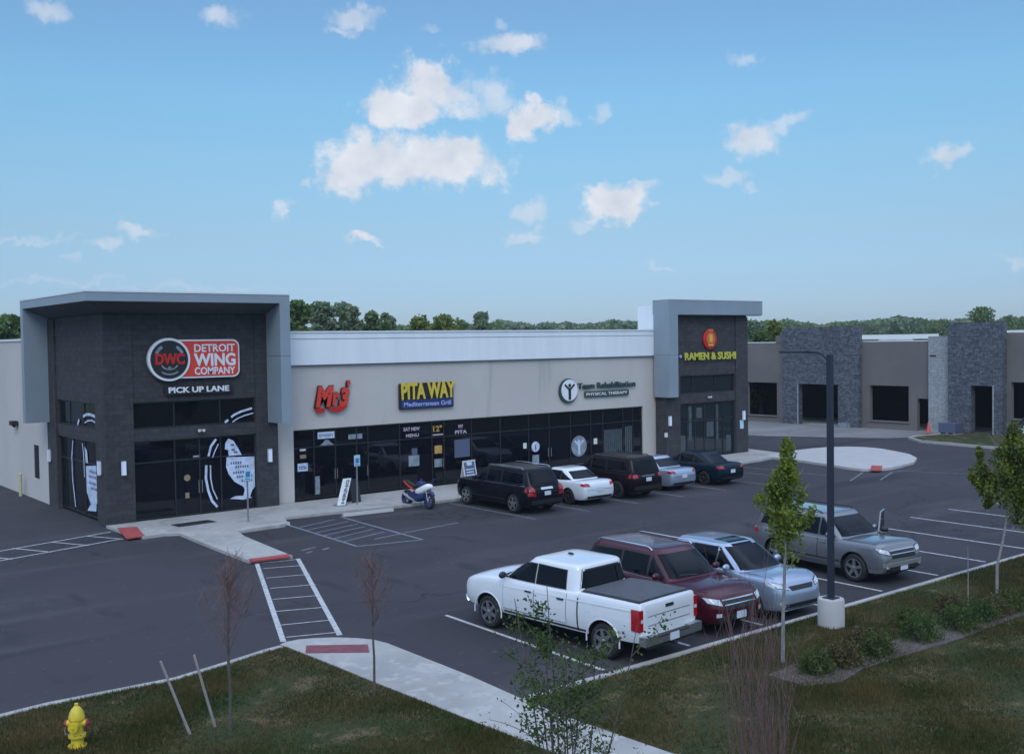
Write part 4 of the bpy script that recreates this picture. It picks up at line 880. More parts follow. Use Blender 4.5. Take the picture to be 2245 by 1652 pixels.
def std_stations(L_, zb, tail, deck, belt_r, belt_f, cowl, hood, nose, ydeck, ycowl, tz=.0, rnd=True):
    h = L_/2
    return [(-h,.80,zb+.26,tail-.22,.0),(-h+.03,.87,zb+.14,tail-.10,.01),(-h+.12,.93,zb+.05,tail,.02),(-h+.35,.97,zb+.01,deck,.03),(ydeck,.995,zb,belt_r,.03),(-.2,1,zb,(belt_r+belt_f)/2,.03),(ycowl,1,zb,cowl,.04),
            (h-.95,.985,zb,hood+.55*(cowl-hood),.055),(h-.50,.955,zb+.01,hood+.02,.05),(h-.26,.90,zb+.02,hood-.07,.04),(h-.11,.81,zb+.05,hood-.17,.02),(h-.03,.68,zb+.10,nose-.07,.0),(h,.56,zb+.16,nose-.18,.0)] if rnd else [(-h,.80,zb+.26,tail-.22,.0),(-h+.03,.87,zb+.14,tail-.10,.01),(-h+.12,.93,zb+.05,tail,.02),(-h+.35,.97,zb+.01,deck,.03),(ydeck,.995,zb,belt_r,.03),(-.2,1,zb,(belt_r+belt_f)/2,.03),(ycowl,1,zb,cowl,.04),(h-.95,.985,zb,hood+.5*(cowl-hood),.055),(h-.42,.96,zb+.01,hood,.05),(h-.18,.91,zb+.03,hood-.06,.035),(h-.06,.84,zb+.07,nose,.01),(h,.76,zb+.14,nose-.12,.0)]

# --- white crew-cab pickup
Lp = 5.89; h = Lp/2
sp = dict(paint=PT['white'], scale=.955, W=2.04, wr=.405, tw=.27, axles=(-1.78, 1.97), spokes=6, rim='rim', group=None,
  st=[(-h+.12,.955,.62,1.28,.0),(-h+.16,.975,.55,1.375,.005),(-h+.22,.985,.50,1.385,.01),(-1.78,1,.46,1.385,.01),(-1.03,1,.44,1.375,.01),(-1.01,1,.44,1.34,.01),(.3,1,.44,1.32,.02),(1.45,1,.44,1.31,.06),(2.1,.99,.46,1.28,.09),(h-.35,.965,.48,1.20,.07),(h-.12,.92,.50,1.12,.04),(h-.04,.86,.54,1.00,.01),(h,.80,.60,.86,.0)],
  cab=dict(y=(1.66,.72,-.88,-1.0), z=(1.27,1.85), w=(.945,.80), crown=.085, n=7, re=1.0), handle='plastic')
c = Car(sp, 'white crew-cab pickup truck with a black bed cover, tail to the kerb', (3.30,-22.33,0), R(5.0), 'pickup_truck', 'pickup truck')
side_windows(c, 0, [([(.42,1.36),(1.36,1.36)], [(.42,1.78),(.80,1.775)]), ([(-.58,1.37),(.34,1.36)], [(-.54,1.765),(.34,1.785)])], 1.3)
c.decal('window_trim', 'plastic', [(-.80,1.36),(.80,1.36)], [(-.66,1.81),(.66,1.81)], 'rear', 12, 4, .003, 'cab'); c.decal('window', 'carglass', [(-.76,1.40),(.76,1.40)], [(-.64,1.77),(.64,1.77)], 'rear', 12, 4, .008, 'cab')
c.decal('windscreen', 'carglass', [(-.82,1.37),(.82,1.37)], [(-.70,1.79),(.70,1.79)], 'front', 14, 5, .008, 'cab')
c.doors([(.39,1.42),(-.66,.36)], .62, 1.285, 1.14)
c.decal('bed_gap', 'seamblack', [(-1.04,.50),(-1.0,.50)], [(-1.04,1.36),(-1.0,1.33)], 'side', 1, 8, .004)
c.decal('bed_cover', 'tonneau', [(-.84,-2.70),(.84,-2.70)], [(-.84,-1.06),(.84,-1.06)], 'top', 10, 8, .035)
c.decal('bed_rail', 'plastic', [(-.90,-2.74),(.90,-2.74)], [(-.90,-1.05),(.90,-1.05)], 'top', 10, 8, .012)
tg = c.decal('tailgate', c.P, [(-.83,.66),(.83,.66)], [(-.83,1.34),(.83,1.34)], 'rear', 8, 8, .02)[0]
c.decal('tailgate_groove', 'silver', [(-.74,.88),(.74,.88)], [(-.74,.90),(.74,.90)], 'rear', 8, 1, .023, par=tg); c.decal('tailgate_groove', 'silver', [(-.74,1.08),(.74,1.08)], [(-.74,1.10),(.74,1.10)], 'rear', 8, 1, .023, par=tg); c.decal('tailgate_handle', 'plastic', [(-.14,1.20),(.14,1.20)], [(-.14,1.27),(.14,1.27)], 'rear', 2, 1, .03, par=tg)
for sx_ in (-1, 1):
    q = MB(); q.box(sx_*.90,sx_*.985,-2.842,-2.70,.80,1.26); q.box(sx_*.985,sx_*1.022,-2.835,-2.60,.80,1.26); tl = q.build('tail_light', 'tail', c.root); q = MB(); q.box(sx_*.905,sx_*.98,-2.85,-2.842,.99,1.06); q.build('reverse_lens', 'lens', tl)
q = MB(); q.box(-.99,.99,-2.98,-2.80,.50,.62); q.box(-.99,-.55,-2.98,-2.80,.62,.70); q.box(.55,.99,-2.98,-2.80,.62,.70); bp_ = q.build('rear_bumper', 'rim', c.root); q = MB(); q.box(-.55,.55,-2.97,-2.80,.62,.655); q.box(-.85,.85,-2.93,-2.8,.42,.50); q.box(-.05,.05,-3.02,-2.8,.40,.47); q.build('step_pad', 'plastic', bp_)
c.plate_('rear', .575, 0, -2.982)
c.mirrors(1.36, 1.42, .94, 'plastic')
c.decal('headlight', 'lens', [(.58,.86),(.90,.86)], [(.58,1.04),(.90,1.08)], 'front', 4, 3, .01, both='mirror'); c.decal('grille', 'plastic', [(-.56,.72),(.56,.72)], [(-.56,1.02),(.56,1.02)], 'front', 8, 3, .008); c.decal('front_bumper', 'chrome', [(-.88,.54),(.88,.54)], [(-.88,.68),(.88,.68)], 'front', 10, 2, .03)
for yw in (-1.78, 1.97):
    for sg_ in (-1, 1):
        q = MB(); pts = []
        for k in range(13): a = R(-8+196*k/12); pts.append((sg_*1.012, yw+.485*math.cos(a), .413+.485*math.sin(a)))
        q.tube(pts, .018, 6); q.build('arch_lip', c.P, c.root, smooth=50)
c.decal('side_crease', c.P, [(-2.6,1.20),(1.5,1.12)], [(-2.6,1.225),(1.5,1.145)], 'side', 20, 1, .012)
c.decal('fuel_flap', c.P, [(-1.42,1.0),(-1.24,1.0)], [(-1.42,1.17),(-1.24,1.17)], 'side', 2, 2, .008)
c.decal('sill_trim', 'plastic', [(-1.25,.46),(1.42,.46)], [(-1.25,.56),(1.42,.56)], 'side', 10, 2, .004)
c.decal('bonnet_vent', 'plastic', [(.50,1.55),(.72,1.55)], [(.46,1.68),(.68,1.68)], 'top', 2, 2, .006, both='mirror')
for a in (-1,): q = MB(); q.tube([(.9,-1,.46),(.9,1,.46)], .03, 6)
q = MB(); q.box(-.7,.7,-2.6,2.4,.42,.60); q.build('underbody', 'plastic', c.root)
q = MB(); q.ell((0,.1,1.955),(.03,.10,.03),5); q.build('roof_antenna', 'plastic', c.root, smooth=60)

def suv(label, locx, locy, rz, paint, L_=4.95, W_=1.98, H=1.74, belt=1.10, hood=1.05, wr=.375, rails='chrome', trim=None, boxy=0., name='parked_car', group=None, sunroof=False, chromeline=True, rimm='rim', wipe=True):
    hh = L_/2; yc = hh-1.42
    st = std_stations(L_, .27, belt-.03, belt, belt+.02, belt, belt-.01, hood, hood-.20, -hh+.7, yc, rnd=boxy < .5)
    sp = dict(paint=paint, W=W_, wr=wr, tw=.24, axles=(-hh+1.02, hh-.93), st=st, rim=rimm, group=group,
      cab=dict(y=(yc+.12, yc-.62, -hh+.30+.12*(1-boxy), -hh+.06), z=(belt-.04, H-.06), w=(W_/2*.945, W_/2*.76+.03*boxy), crown=.055, n=6+3*boxy, re=1.25))
    c = Car(sp, label, (locx, locy, 0), rz, name, 'car')
    b0 = belt+.05; t0 = H-.155
    ya, yb, yc_, yd = yc-.18, .22, -.72, -hh+.36
    side_windows(c, 0, [([(yb+.04,b0),(ya,b0)], [(yb+.04,t0),(yc-.70,t0+.01)]), ([(yc_+.02,b0+.01),(yb-.04,b0)], [(yc_+.04,t0),(yb-.04,t0)]), ([(yd+.05,b0+.05),(yc_-.05,b0+.02)], [(yd+.22,t0-.05),(yc_-.05,t0-.005)])], belt)
    if chromeline: c.decal('chrome_strip', 'chrome', [(yd,b0-.045),(ya,b0-.055)], [(yd,b0-.030),(ya,b0-.040)], 'side', 16, 1, .014, 'cab')
    c.decal('windscreen', 'carglass', [(-W_*.40,belt+.05),(W_*.40,belt+.05)], [(-W_*.335,H-.13),(W_*.335,H-.13)], 'front', 14, 6, .008, 'cab')
    c.decal('rear_window', 'carglass', [(-W_*.37,belt+.09),(W_*.37,belt+.09)], [(-W_*.33,H-.17),(W_*.33,H-.17)], 'rear', 12, 4, .008, 'cab')
    c.doors([(yb,yc-.22),(yc_,yb-.03)], .42, belt-.06, belt-.16)
    c.decal('headlight', 'lens', [(W_*.30,hood-.27),(W_*.435,hood-.20)], [(W_*.30,hood-.15),(W_*.45,hood-.09)], 'front', 6, 3, .010, both='mirror')
    g_ = c.decal('grille', 'mesh', [(-W_*.26,hood-.38),(W_*.26,hood-.38)], [(-W_*.27,hood-.16),(W_*.27,hood-.16)], 'front', 10, 4, .006)[0]
    c.decal('grille_bar', 'chrome', [(-W_*.27,hood-.18),(W_*.27,hood-.18)], [(-W_*.27,hood-.155),(W_*.27,hood-.155)], 'front', 10, 1, .014, par=g_); c.decal('grille_bar', 'chrome', [(-W_*.26,hood-.275),(W_*.26,hood-.275)], [(-W_*.26,hood-.255),(W_*.26,hood-.255)], 'front', 10, 1, .014, par=g_)
    c.decal('front_bumper', 'plastic', [(-W_*.36,.33),(W_*.36,.33)], [(-W_*.38,.50),(W_*.38,.50)], 'front', 10, 2, .012); c.decal('fog_light', 'lens', [(W_*.32,.48),(W_*.38,.48)], [(W_*.32,.56),(W_*.38,.56)], 'front', 2, 2, .012, both='mirror')
    c.decal('rear_bumper', 'plastic', [(-W_*.40,.40),(W_*.40,.40)], [(-W_*.41,.56),(W_*.41,.56)], 'rear', 10, 2, .012)
    c.decal('light_housing', 'plastic', [(W_*.29,hood-.29),(W_*.44,hood-.22)], [(W_*.29,hood-.13),(W_*.455,hood-.07)], 'front', 6, 3, .006, both='mirror')
    for sg_ in (-1, 1):
        q = MB(); q.tube([(sg_*W_*.40,hh-.30,hood-.005+.012),(sg_*W_*.415,hh-1.1,(hood+belt)/2+.012),(sg_*W_*.42,yc+.02,belt+.012)], .006, 4); q.build('bonnet_seam', 'seamblack', c.root)
    c.decal('hatch_seam', 'seamblack', [(-W_*.40,.585),(W_*.40,.585)], [(-W_*.40,.597),(W_*.40,.597)], 'rear', 8, 1, .004); c.decal('handle_bar', 'chrome' if chromeline else 'plastic', [(-.30,belt-.13),(.30,belt-.13)], [(-.30,belt-.09),(.30,belt-.09)], 'rear', 4, 1, .016)
    c.decal('side_moulding', 'plastic', [(-hh+1.45,.50),(hh-1.40,.50)], [(-hh+1.45,.535),(hh-1.40,.535)], 'side', 14, 1, .014)
    c.decal('tail_light', 'tail', [(W_*.31,belt-.20),(W_*.445,belt-.20)], [(W_*.33,belt-.02),(W_*.43,belt-.02)], 'rear', 5, 3, .012, both='mirror'); c.decal('tail_light', 'tail', [(-hh+.17,belt-.22),(-hh+.32,belt-.20)], [(-hh+.17,belt-.03),(-hh+.28,belt-.04)], 'side', 4, 2, .006)
    c.plate_('rear', belt-.28, 0, -hh-.012); c.plate_('front', .47, 0, hh+.01)
    c.decal('sill_trim', 'plastic', [(-hh+.5,.28),(hh-.5,.28)], [(-hh+.5,.37),(hh-.5,.37)], 'side', 14, 1, .004)
    if rails:
        for sg_ in (-1, 1):
            x = W_/2*.70*sg_; q = MB(); q.tube([(x,yc-.75,H-.05),(x,yc-.85,H+.012),(x,0,H+.03),(x,-hh+.75,H+.015),(x,-hh+.62,H-.05)], .018, 6); q.build('roof_rail', rails, c.root, smooth=50)
    if sunroof: c.decal('sunroof', 'carglass', [(-.38,-.15),(.38,-.15)], [(-.38,.55),(.38,.55)], 'top', 6, 4, .008, 'cab')
    if wipe: c.decal('wiper', 'plastic', [(-.05,belt+.06),(.5,belt+.10)], [(-.05,belt+.075),(.5,belt+.115)], 'front', 4, 1, .016, 'cab')
    c.mirrors(yc-.28, belt+.11, W_/2*.93)
    q = MB(); q.box(-.7,.7,-hh+.4,hh-.4,.24,.35); q.build('underbody', 'plastic', c.root)
    return c
FRX = 'cars nosed up to the shop fronts'; BRX = 'cars parked along the near kerb'
c = suv('dark red crossover facing the kerb beside the white pickup', 6.28, -22.42, R(177.6), PT['red'], 4.72, 1.92, 1.72, 1.06, .99, .375, 'chrome', group=BRX, rimm='rimdark')
c = suv('black three-row wagon with chrome window line, nearest to the motorcycle', 13.98, -6.42, 0, PT['black'], 5.05, 1.96, 1.77, 1.10, 1.06, .385, 'chrome', group=FRX)
c.decal('chrome_strip', 'chrome', [(-.30,1.02),(.30,1.02)], [(-.30,1.045),(.30,1.045)], 'rear', 4, 1, .014)
c.decal('tail_light', 'tail', [(.58,.72),(.90,.76)], [(.60,.84),(.90,.88)], 'rear', 4, 2, .014, both='mirror')
c = suv('black boxy off-roader with tall red tail lights between the white and silver saloons', 19.62, -6.55, 0, PT['black2'], 4.82, 1.93, 1.78, 1.12, 1.10, .385, 'plastic', boxy=.9, group=FRX, chromeline=False, rimm='rimdark')
c.decal('chrome_strip', 'chrome', [(-.35,.98),(.35,.98)], [(-.35,1.0),(.35,1.0)], 'rear', 4, 1, .014)
# pewter SUV with its far front door open
c = suv('pewter grey off-roader facing the kerb with its far front door open', 13.58, -22.15, R(175), PT['grey'], 4.75, 1.90, 1.74, 1.10, 1.10, .385, 'plastic', boxy=.8, group=BRX, chromeline=False)
c.decal('front_bumper', 'silver', [(-.80,.52),(.80,.52)], [(-.80,.62),(.80,.62)], 'front', 10, 2, .04)
for ch in list(c.root.children):
    if ch.name.split('.')[0] in ('door', 'shut_line') and ch.type == 'MESH':
        vs_ = [v.co for v in ch.data.vertices]; 
        if sum(v.x for v in vs_) < 0 and sum(v.y for v in vs_)/len(vs_) > .3:
            for g_ in list(ch.children): bpy.data.objects.remove(g_)
            bpy.data.objects.remove(ch)
for o_ in c.decal('doorway_shade', 'cabin_shade', [(.20,.44),(.82,.44)], [(.20,1.05),(.82,1.05)], 'side', 6, 6, .006):  # dark patch on the solid body stands in for the shaded cabin
    if sum(v.co.x for v in o_.data.vertices) > 0: bpy.data.objects.remove(o_)
dr = bpy.data.objects.new('front_door', None); COL.objects.link(dr); dr.parent = c.root
dr.location = (-.93, .86, 0); dr.rotation_euler = (0, 0, R(-62))     # hinge on the driver's side (its own left)
q = MB(); q.box(-.05,.03,-1.0,0,.42,1.08); q.build('door_skin', PT['grey'], dr)
q = MB(); q.box(-.02,.02,-1.0,-.94,1.08,1.62); q.box(-.02,.02,-.94,-.36,1.57,1.62); q.add([(-.02,-.36,1.62),(.02,-.36,1.62),(.02,0,1.10),(-.02,0,1.10),(-.02,-.41,1.57),(.02,-.41,1.57),(.02,-.06,1.08),(-.02,-.06,1.08)], [(0,1,2,3),(4,7,6,5),(0,4,5,1),(0,3,7,4),(1,5,6,2),(2,6,7,3)]); q.build('window_frame', PT['grey'], dr)
q = MB(); q.add([(0,-.94,1.08),(0,-.06,1.08),(0,-.41,1.57),(0,-.94,1.57)], [(0,1,2,3)]); q.build('window', 'carglass', dr)
q = MB(); q.ell((-.14,-.12,1.16),(.12,.07,.085),6); q.build('mirror', 'plastic', dr, smooth=60)

def saloon(label, x, y, rz, paint, L_=4.65, W_=1.84, H=1.45, group=None, hatch=False, belt=.94, hood=.86, rimm='rim', sunroof=False, tl=(.30,.44,.0)):
    hh = L_/2; yc = hh-(1.22 if hatch else 1.42)
    deck = belt+.04 if not hatch else belt+.05
    st = std_stations(L_, .20, deck-.04, deck+.01, belt+.03, belt, belt-.02, hood, hood-.20, -hh+.95, yc)
    if hatch: cab_y = (yc+.16, yc-.74, -hh+.75, -hh+.12)
    else: cab_y = (yc+.12, yc-.80, -hh+1.42, -hh+.62)
    sp = dict(paint=paint, W=W_, wr=.325, tw=.21, axles=(-hh+.98, hh-.88), st=st, rim=rimm, group=group, cab=dict(y=cab_y, z=(belt-.05,H-.05), w=(W_/2*.93,W_/2*.70), crown=.045, n=5.5, re=1.1))
    c = Car(sp, label, (x, y, 0), rz, 'parked_car', 'car')
    b0 = belt+.04; t0 = H-.12; yb = .12
    rb = cab_y[3]+.34; rt = cab_y[2]+.12
    ym_ = max(-.75, rb+.3)
    side_windows(c, 0, [([(yb+.035,b0),(yc-.24,b0-.005)], [(yb+.035,t0+.01),(yc-.86,t0)]), ([(ym_,b0+.01),(yb-.035,b0)], [(ym_+.05,t0),(yb-.035,t0+.01)]), ([(rb,b0+.04),(ym_-.05,b0+.015)], [(rt,t0-.05),(ym_-.02,t0-.01)])], belt)
    c.decal('windscreen', 'carglass', [(-W_*.40,belt+.02),(W_*.40,belt+.02)], [(-W_*.315,H-.10),(W_*.315,H-.10)], 'front', 14, 6, .008, 'cab'); c.decal('rear_window', 'carglass', [(-W_*.36,deck+.05),(W_*.36,deck+.05)], [(-W_*.30,H-.12),(W_*.30,H-.12)], 'rear', 12, 5, .008, 'cab')
    c.doors([(yb,yc-.26),(-.82,yb-.03)], .34, belt-.06, belt-.15)
    c.decal('headlight', 'lens', [(W_*.27,hood-.24),(W_*.43,hood-.16)], [(W_*.29,hood-.15),(W_*.445,hood-.05)], 'front', 6, 3, .010, both='mirror'); c.decal('headlight', 'lens', [(hh-.42,hood-.14),(hh-.16,hood-.20)], [(hh-.52,hood-.03),(hh-.16,hood-.07)], 'side', 4, 2, .008)
    c.decal('grille', 'mesh', [(-W_*.20,hood-.27),(W_*.20,hood-.27)], [(-W_*.24,hood-.17),(W_*.24,hood-.17)], 'front', 10, 2, .008); c.decal('grille', 'mesh', [(-W_*.30,.26),(W_*.30,.26)], [(-W_*.33,.42),(W_*.33,.42)], 'front', 10, 2, .008)
    c.decal('chrome_strip', 'chrome', [(-W_*.34,.22),(W_*.34,.22)], [(-W_*.34,.245),(W_*.34,.245)], 'front', 10, 1, .02)
    c.decal('tail_light', 'tail', [(W_*tl[0],deck-.19),(W_*tl[1],deck-.17)], [(W_*(tl[0]+.02),deck-.07),(W_*(tl[1]-.02),deck-.05)], 'rear', 5, 2, .012, both='mirror'); c.decal('tail_light', 'tail', [(-hh+.05,deck-.19),(-hh+.28,deck-.14)], [(-hh+.10,deck-.07),(-hh+.26,deck-.07)], 'side', 3, 2, .010)
    c.decal('rear_bumper', 'plastic', [(-W_*.36,.30),(W_*.36,.30)], [(-W_*.38,.40),(W_*.38,.40)], 'rear', 10, 2, .010); c.plate_('rear', deck-.32, 0, -hh-.012)
    c.decal('boot_seam', 'seamblack', [(-W_*.40,deck-.335),(W_*.40,deck-.335)], [(-W_*.40,deck-.325),(W_*.40,deck-.325)], 'rear', 10, 1, .004)
    if sunroof: c.decal('sunroof', 'carglass', [(-.36,-.35),(.36,-.35)], [(-.36,.30),(.36,.30)], 'top', 6, 4, .008, 'cab')
    c.mirrors(yc-.36, belt+.08, W_/2*.90)
    for sg_ in (-1, 1):
        q = MB(); q.tube([(sg_*W_*.37,hh-.32,hood+.012),(sg_*W_*.405,hh-.9,(hood+belt)/2+.02),(sg_*W_*.41,yc+.04,belt-.0)], .005, 4); q.build('bonnet_seam', 'seamblack', c.root)
    c.decal('light_housing', 'plastic', [(W_*.26,hood-.255),(W_*.435,hood-.175)], [(W_*.28,hood-.135),(W_*.45,hood-.035)], 'front', 6, 3, .006, both='mirror'); c.decal('fog_light', 'lens', [(W_*.35,.40),(W_*.40,.42)], [(W_*.35,.46),(W_*.40,.48)], 'front', 2, 2, .012, both='mirror')
    q = MB(); q.box(-.62,.62,-hh+.4,hh-.4,.17,.28); q.build('underbody', 'plastic', c.root)
    return c
saloon('silver blue hatchback facing the kerb beside the dark red crossover', 8.45, -22.72, R(177.5), PT['silver'], 4.35, 1.84, 1.60, BRX, True, 1.02, .98, sunroof=True)
saloon('white saloon nosed to the shops between two black cars', 16.98, -6.45, 0, PT['white2'], 4.62, 1.82, 1.43, FRX, rimm='rimdark')
saloon('silver saloon nosed to the shops before the end tower', 22.48, -6.1, 0, PT['silver'], 4.6, 1.80, 1.46, FRX)
saloon('dark teal saloon nosed to the shops, last of the row', 25.40, -6.3, 0, PT['teal'], 4.85, 1.85, 1.45, FRX, rimm='rimdark')

# motorcycle --------------------------------------------------------
Mo = thing('motorcycle', 'blue and white sport motorcycle on its stand by the pavement edge', 'motorcycle', (11.12,-3.95,0), R(-115))
# local: nose +Y
for yw, w_ in ((-.70,.17),(.70,.12)):
    q = MB(); q.lathe([(.20,-w_/2*.8),(.27,-w_/2),(.31,-w_*.25),(.315,0),(.31,w_*.25),(.27,w_/2),(.20,w_/2*.8),(.20,-w_/2*.8)], (0,0,0), 'x', 28, cap=False); o = q.build('wheel', 'tyre', Mo, smooth=40); o.location = (0,yw,.315)
    q = MB(); q.lathe([(.215,-w_*.38),(.215,w_*.38)], (0,0,0), 'x', 24); 
    q2 = MB(); q2.lathe([(.195,-w_*.45),(.222,-w_*.45),(.222,w_*.45),(.195,w_*.45),(.195,-w_*.45)], (0,0,0), 'x', 24, cap=False)
    for k in range(6):
        a = k*math.pi/3; q2.tube([(0,0,0),(0,.21*math.cos(a),.21*math.sin(a))], .018, 5)
    q2.lathe([(.09,-w_/2-.01),(.14,-w_/2-.01),(.14,-w_/2),(.09,-w_/2)], (0,0,0), 'x', 20, cap=False); q2.build('rim', 'sign_blue', o, smooth=40)
def loft(secs, n=16, p=2.6):
    """secs: (y, z, half width, half height)"""
    q = MB(); vs = []; fs = []
    for (y, z, w, h_) in secs:
        for k in range(n):
            a = 2*math.pi*k/n; c_, d_ = math.cos(a), math.sin(a); vs.append((w*math.copysign(abs(c_)**(2/p), c_), y, z+h_*math.copysign(abs(d_)**(2/p), d_)))
    for i in range(len(secs)-1):
        for k in range(n): fs.append((i*n+k, i*n+(k+1) % n, (i+1)*n+(k+1) % n, (i+1)*n+k))
    fs += [tuple(range(n)), tuple((len(secs)-1)*n+k for k in range(n))]; q.add(vs, fs); return q
loft([(-.42,.45,.12,.10),(-.2,.46,.17,.18),(.1,.48,.18,.2),(.3,.50,.13,.15)]).build('engine', 'sign_blue', Mo, smooth=50)
loft([(.0,.60,.17,.10),(.2,.66,.21,.16),(.4,.74,.20,.17),(.58,.82,.16,.15),(.74,.86,.10,.09),(.80,.86,.05,.05)]).build('fairing', 'white', Mo, smooth=60)
loft([(-.30,.34,.10,.06),(.0,.36,.18,.14),(.25,.42,.17,.16),(.42,.50,.10,.10)]).build('belly_fairing', 'sign_blue', Mo, smooth=60)
loft([(.46,.66,.05,.03),(.62,.69,.085,.03),(.80,.66,.085,.03),(.94,.55,.06,.03)]).build('front_mudguard', 'sign_blue', Mo, smooth=60)
loft([(-.12,.84,.10,.05),(.0,.90,.15,.10),(.2,.94,.16,.12),(.34,.92,.10,.08)]).build('fuel_tank', 'sign_blue', Mo, smooth=60)
loft([(-.95,.98,.04,.02),(-.75,.95,.09,.05),(-.5,.86,.12,.06),(-.25,.80,.12,.06),(-.08,.80,.1,.05)]).build('seat', 'plastic', Mo, smooth=60)
loft([(-.98,.94,.03,.02),(-.8,.88,.09,.05),(-.55,.78,.11,.06),(-.3,.70,.1,.05)]).build('tail_fairing', 'sign_red', Mo, smooth=60)
q = MB(); q.slab([(-.11,.86),(.11,.86),(.08,1.10),(-.08,1.10)], (0,.62,0), (1,0,0), (0,-.35,1), .006); q.build('windshield', 'carglass', Mo)
q = MB()
for s_ in (-.09,.09): q.tube([(s_,.70,.315),(s_,.52,.78),(s_*.9,.45,.92)], .022, 8)
q.build('front_fork', 'steel', Mo, smooth=50)
q = MB(); q.tube([(-.33,.33,.93),(-.12,.45,.95),(.12,.45,.95),(.33,.33,.93)], .015, 6); q.build('handlebar', 'plastic', Mo)
for s_ in (-1,1): q = MB(); q.tube([(s_*.14,.55,1.0),(s_*.30,.52,1.10)], .008, 5); q.ell((s_*.33,.52,1.12),(.06,.02,.035),5); q.build('mirror', 'sign_blue', Mo)
q = MB(); q.tube([(.10,.05,.28),(.13,-.3,.30),(.16,-.75,.48)], [.03,.045,.055], 10); q.build('exhaust', 'silver', Mo, smooth=50)
q = MB(); q.tube([(-.08,-.70,.315),(-.08,-.15,.40)], .03, 6); q.tube([(.08,-.70,.315),(.08,-.15,.40)], .03, 6); q.build('swingarm', 'plastic', Mo); q = MB(); q.tube([(-.1,-.05,.3),(-.28,-.12,.01)], .014, 6); q.build('side_stand', 'steel', Mo)
q = MB(); q.ell((0,.80,.82),(.08,.02,.04),5); q.build('headlight', 'lens', Mo)
Mo.rotation_euler = (0, R(-5), R(184)); Mo.location = (11.15,-4.05,0); Mo.scale = (1.06,)*3; Mo.rotation_mode = 'XYZ'

# ------------------------------------------------------------------ street furniture
s = thing('lamp_post', 'tall dark square lamp post on a concrete drum by the near kerb', 'lamp post', (*up((8.27,-25.72),.1),.10))
q = MB(); q.lathe([(.30,-.05),(.30,.60),(.285,.64),(.05,.65)], (0,0,0), 'z', 40); q.build('base', 'concrete_new', s, smooth=40)
q = MB(); q.box(-.058,.058,-.058,.058,.66,6.22); q.build('pole', 'polesteel', s); q = MB(); q.box(-.14,.14,-.14,.14,.645,.67); q.build('base_plate', 'polesteel', s)
q = MB(); q.tube([(0,.05,6.10),(0,.16,6.22),(0,.32,6.28),(0,.62,6.29)], .032, 8); q.build('arm', 'polesteel', s, smooth=50)
q = MB(); q.slab([(-.16,0),(.16,0),(.18,.25),(.18,.62),(.14,.72),(-.14,.72),(-.18,.62),(-.18,.25)], (0,.58,6.26), (1,0,0), (0,1,0), .05); lh = q.build('lamp_head', 'polesteel', s); q = MB(); q.box(-.12,.12,  .85,1.22,6.248,6.258); q.build('lens', 'lampwhite', lh)
def hydrant(x, y):
    s = thing('fire_hydrant', 'yellow fire hydrant with dark red side caps in the grass', 'fire hydrant', (x, y, .10), R(-35))
    q = MB(); q.lathe([(.15,0),(.15,.035),(.105,.04),(.10,.07),(.10,.17),(.14,.175),(.14,.215),(.105,.22),(.10,.25),(.105,.46),(.13,.47),(.13,.50),(.125,.52),(.112,.58),(.08,.64),(.045,.675),(.03,.69),(.03,.73),(.001,.735)], (0,0,0), 'z', 28); q.build('barrel', 'yellow', s, smooth=35)
    for sx_ in (-1, 1):
        q = MB(); q.lathe([(.055,sx_*.08),(.055,sx_*.155)], (0,0,.40), 'x', 16); n_ = q.build('nozzle', 'yellow', s, smooth=35); q = MB(); q.lathe([(.062,sx_*.155),(.062,sx_*.185),(.02,sx_*.19),(.02,sx_*.21)], (0,0,.40), 'x', 10); q.build('cap', 'hred', n_, smooth=35)
    q = MB(); q.lathe([(.075,-.08),(.075,-.17)], (0,0,.38), 'y', 18); n_ = q.build('nozzle', 'yellow', s, smooth=35); q = MB(); q.lathe([(.082,-.17),(.082,-.20),(.022,-.205),(.022,-.23)], (0,0,.38), 'y', 10); q.build('cap', 'yellow', n_, smooth=35)
    q = MB()
    for k in range(8): a = k*math.pi/4; q.tube([(.122*math.cos(a),.122*math.sin(a),.16),(.122*math.cos(a),.122*math.sin(a),.23)], .011, 6)
    q.build('bolts', 'steel', s)
    q = MB(); pts = [(-.17,-.02,.38),(-.19,-.03,.30),(-.17,-.05,.22),(-.14,-.06,.25)]; q.tube(pts, .008, 5); q.build('chain', 'silver', s)
hydrant(*up((-7.50,-21.78),.1))
def stake(g, top, label):
    g = up(g, .1); s = MB(); a = Vector((g[0], g[1], .02)); s.tube([a, Vector(top)], [.028,.022], 8)
    o = s.build('leaning_stake', 'wood', smooth=50); tag(o, label, 'stake', 'stakes leaning in the left verge')
    return o
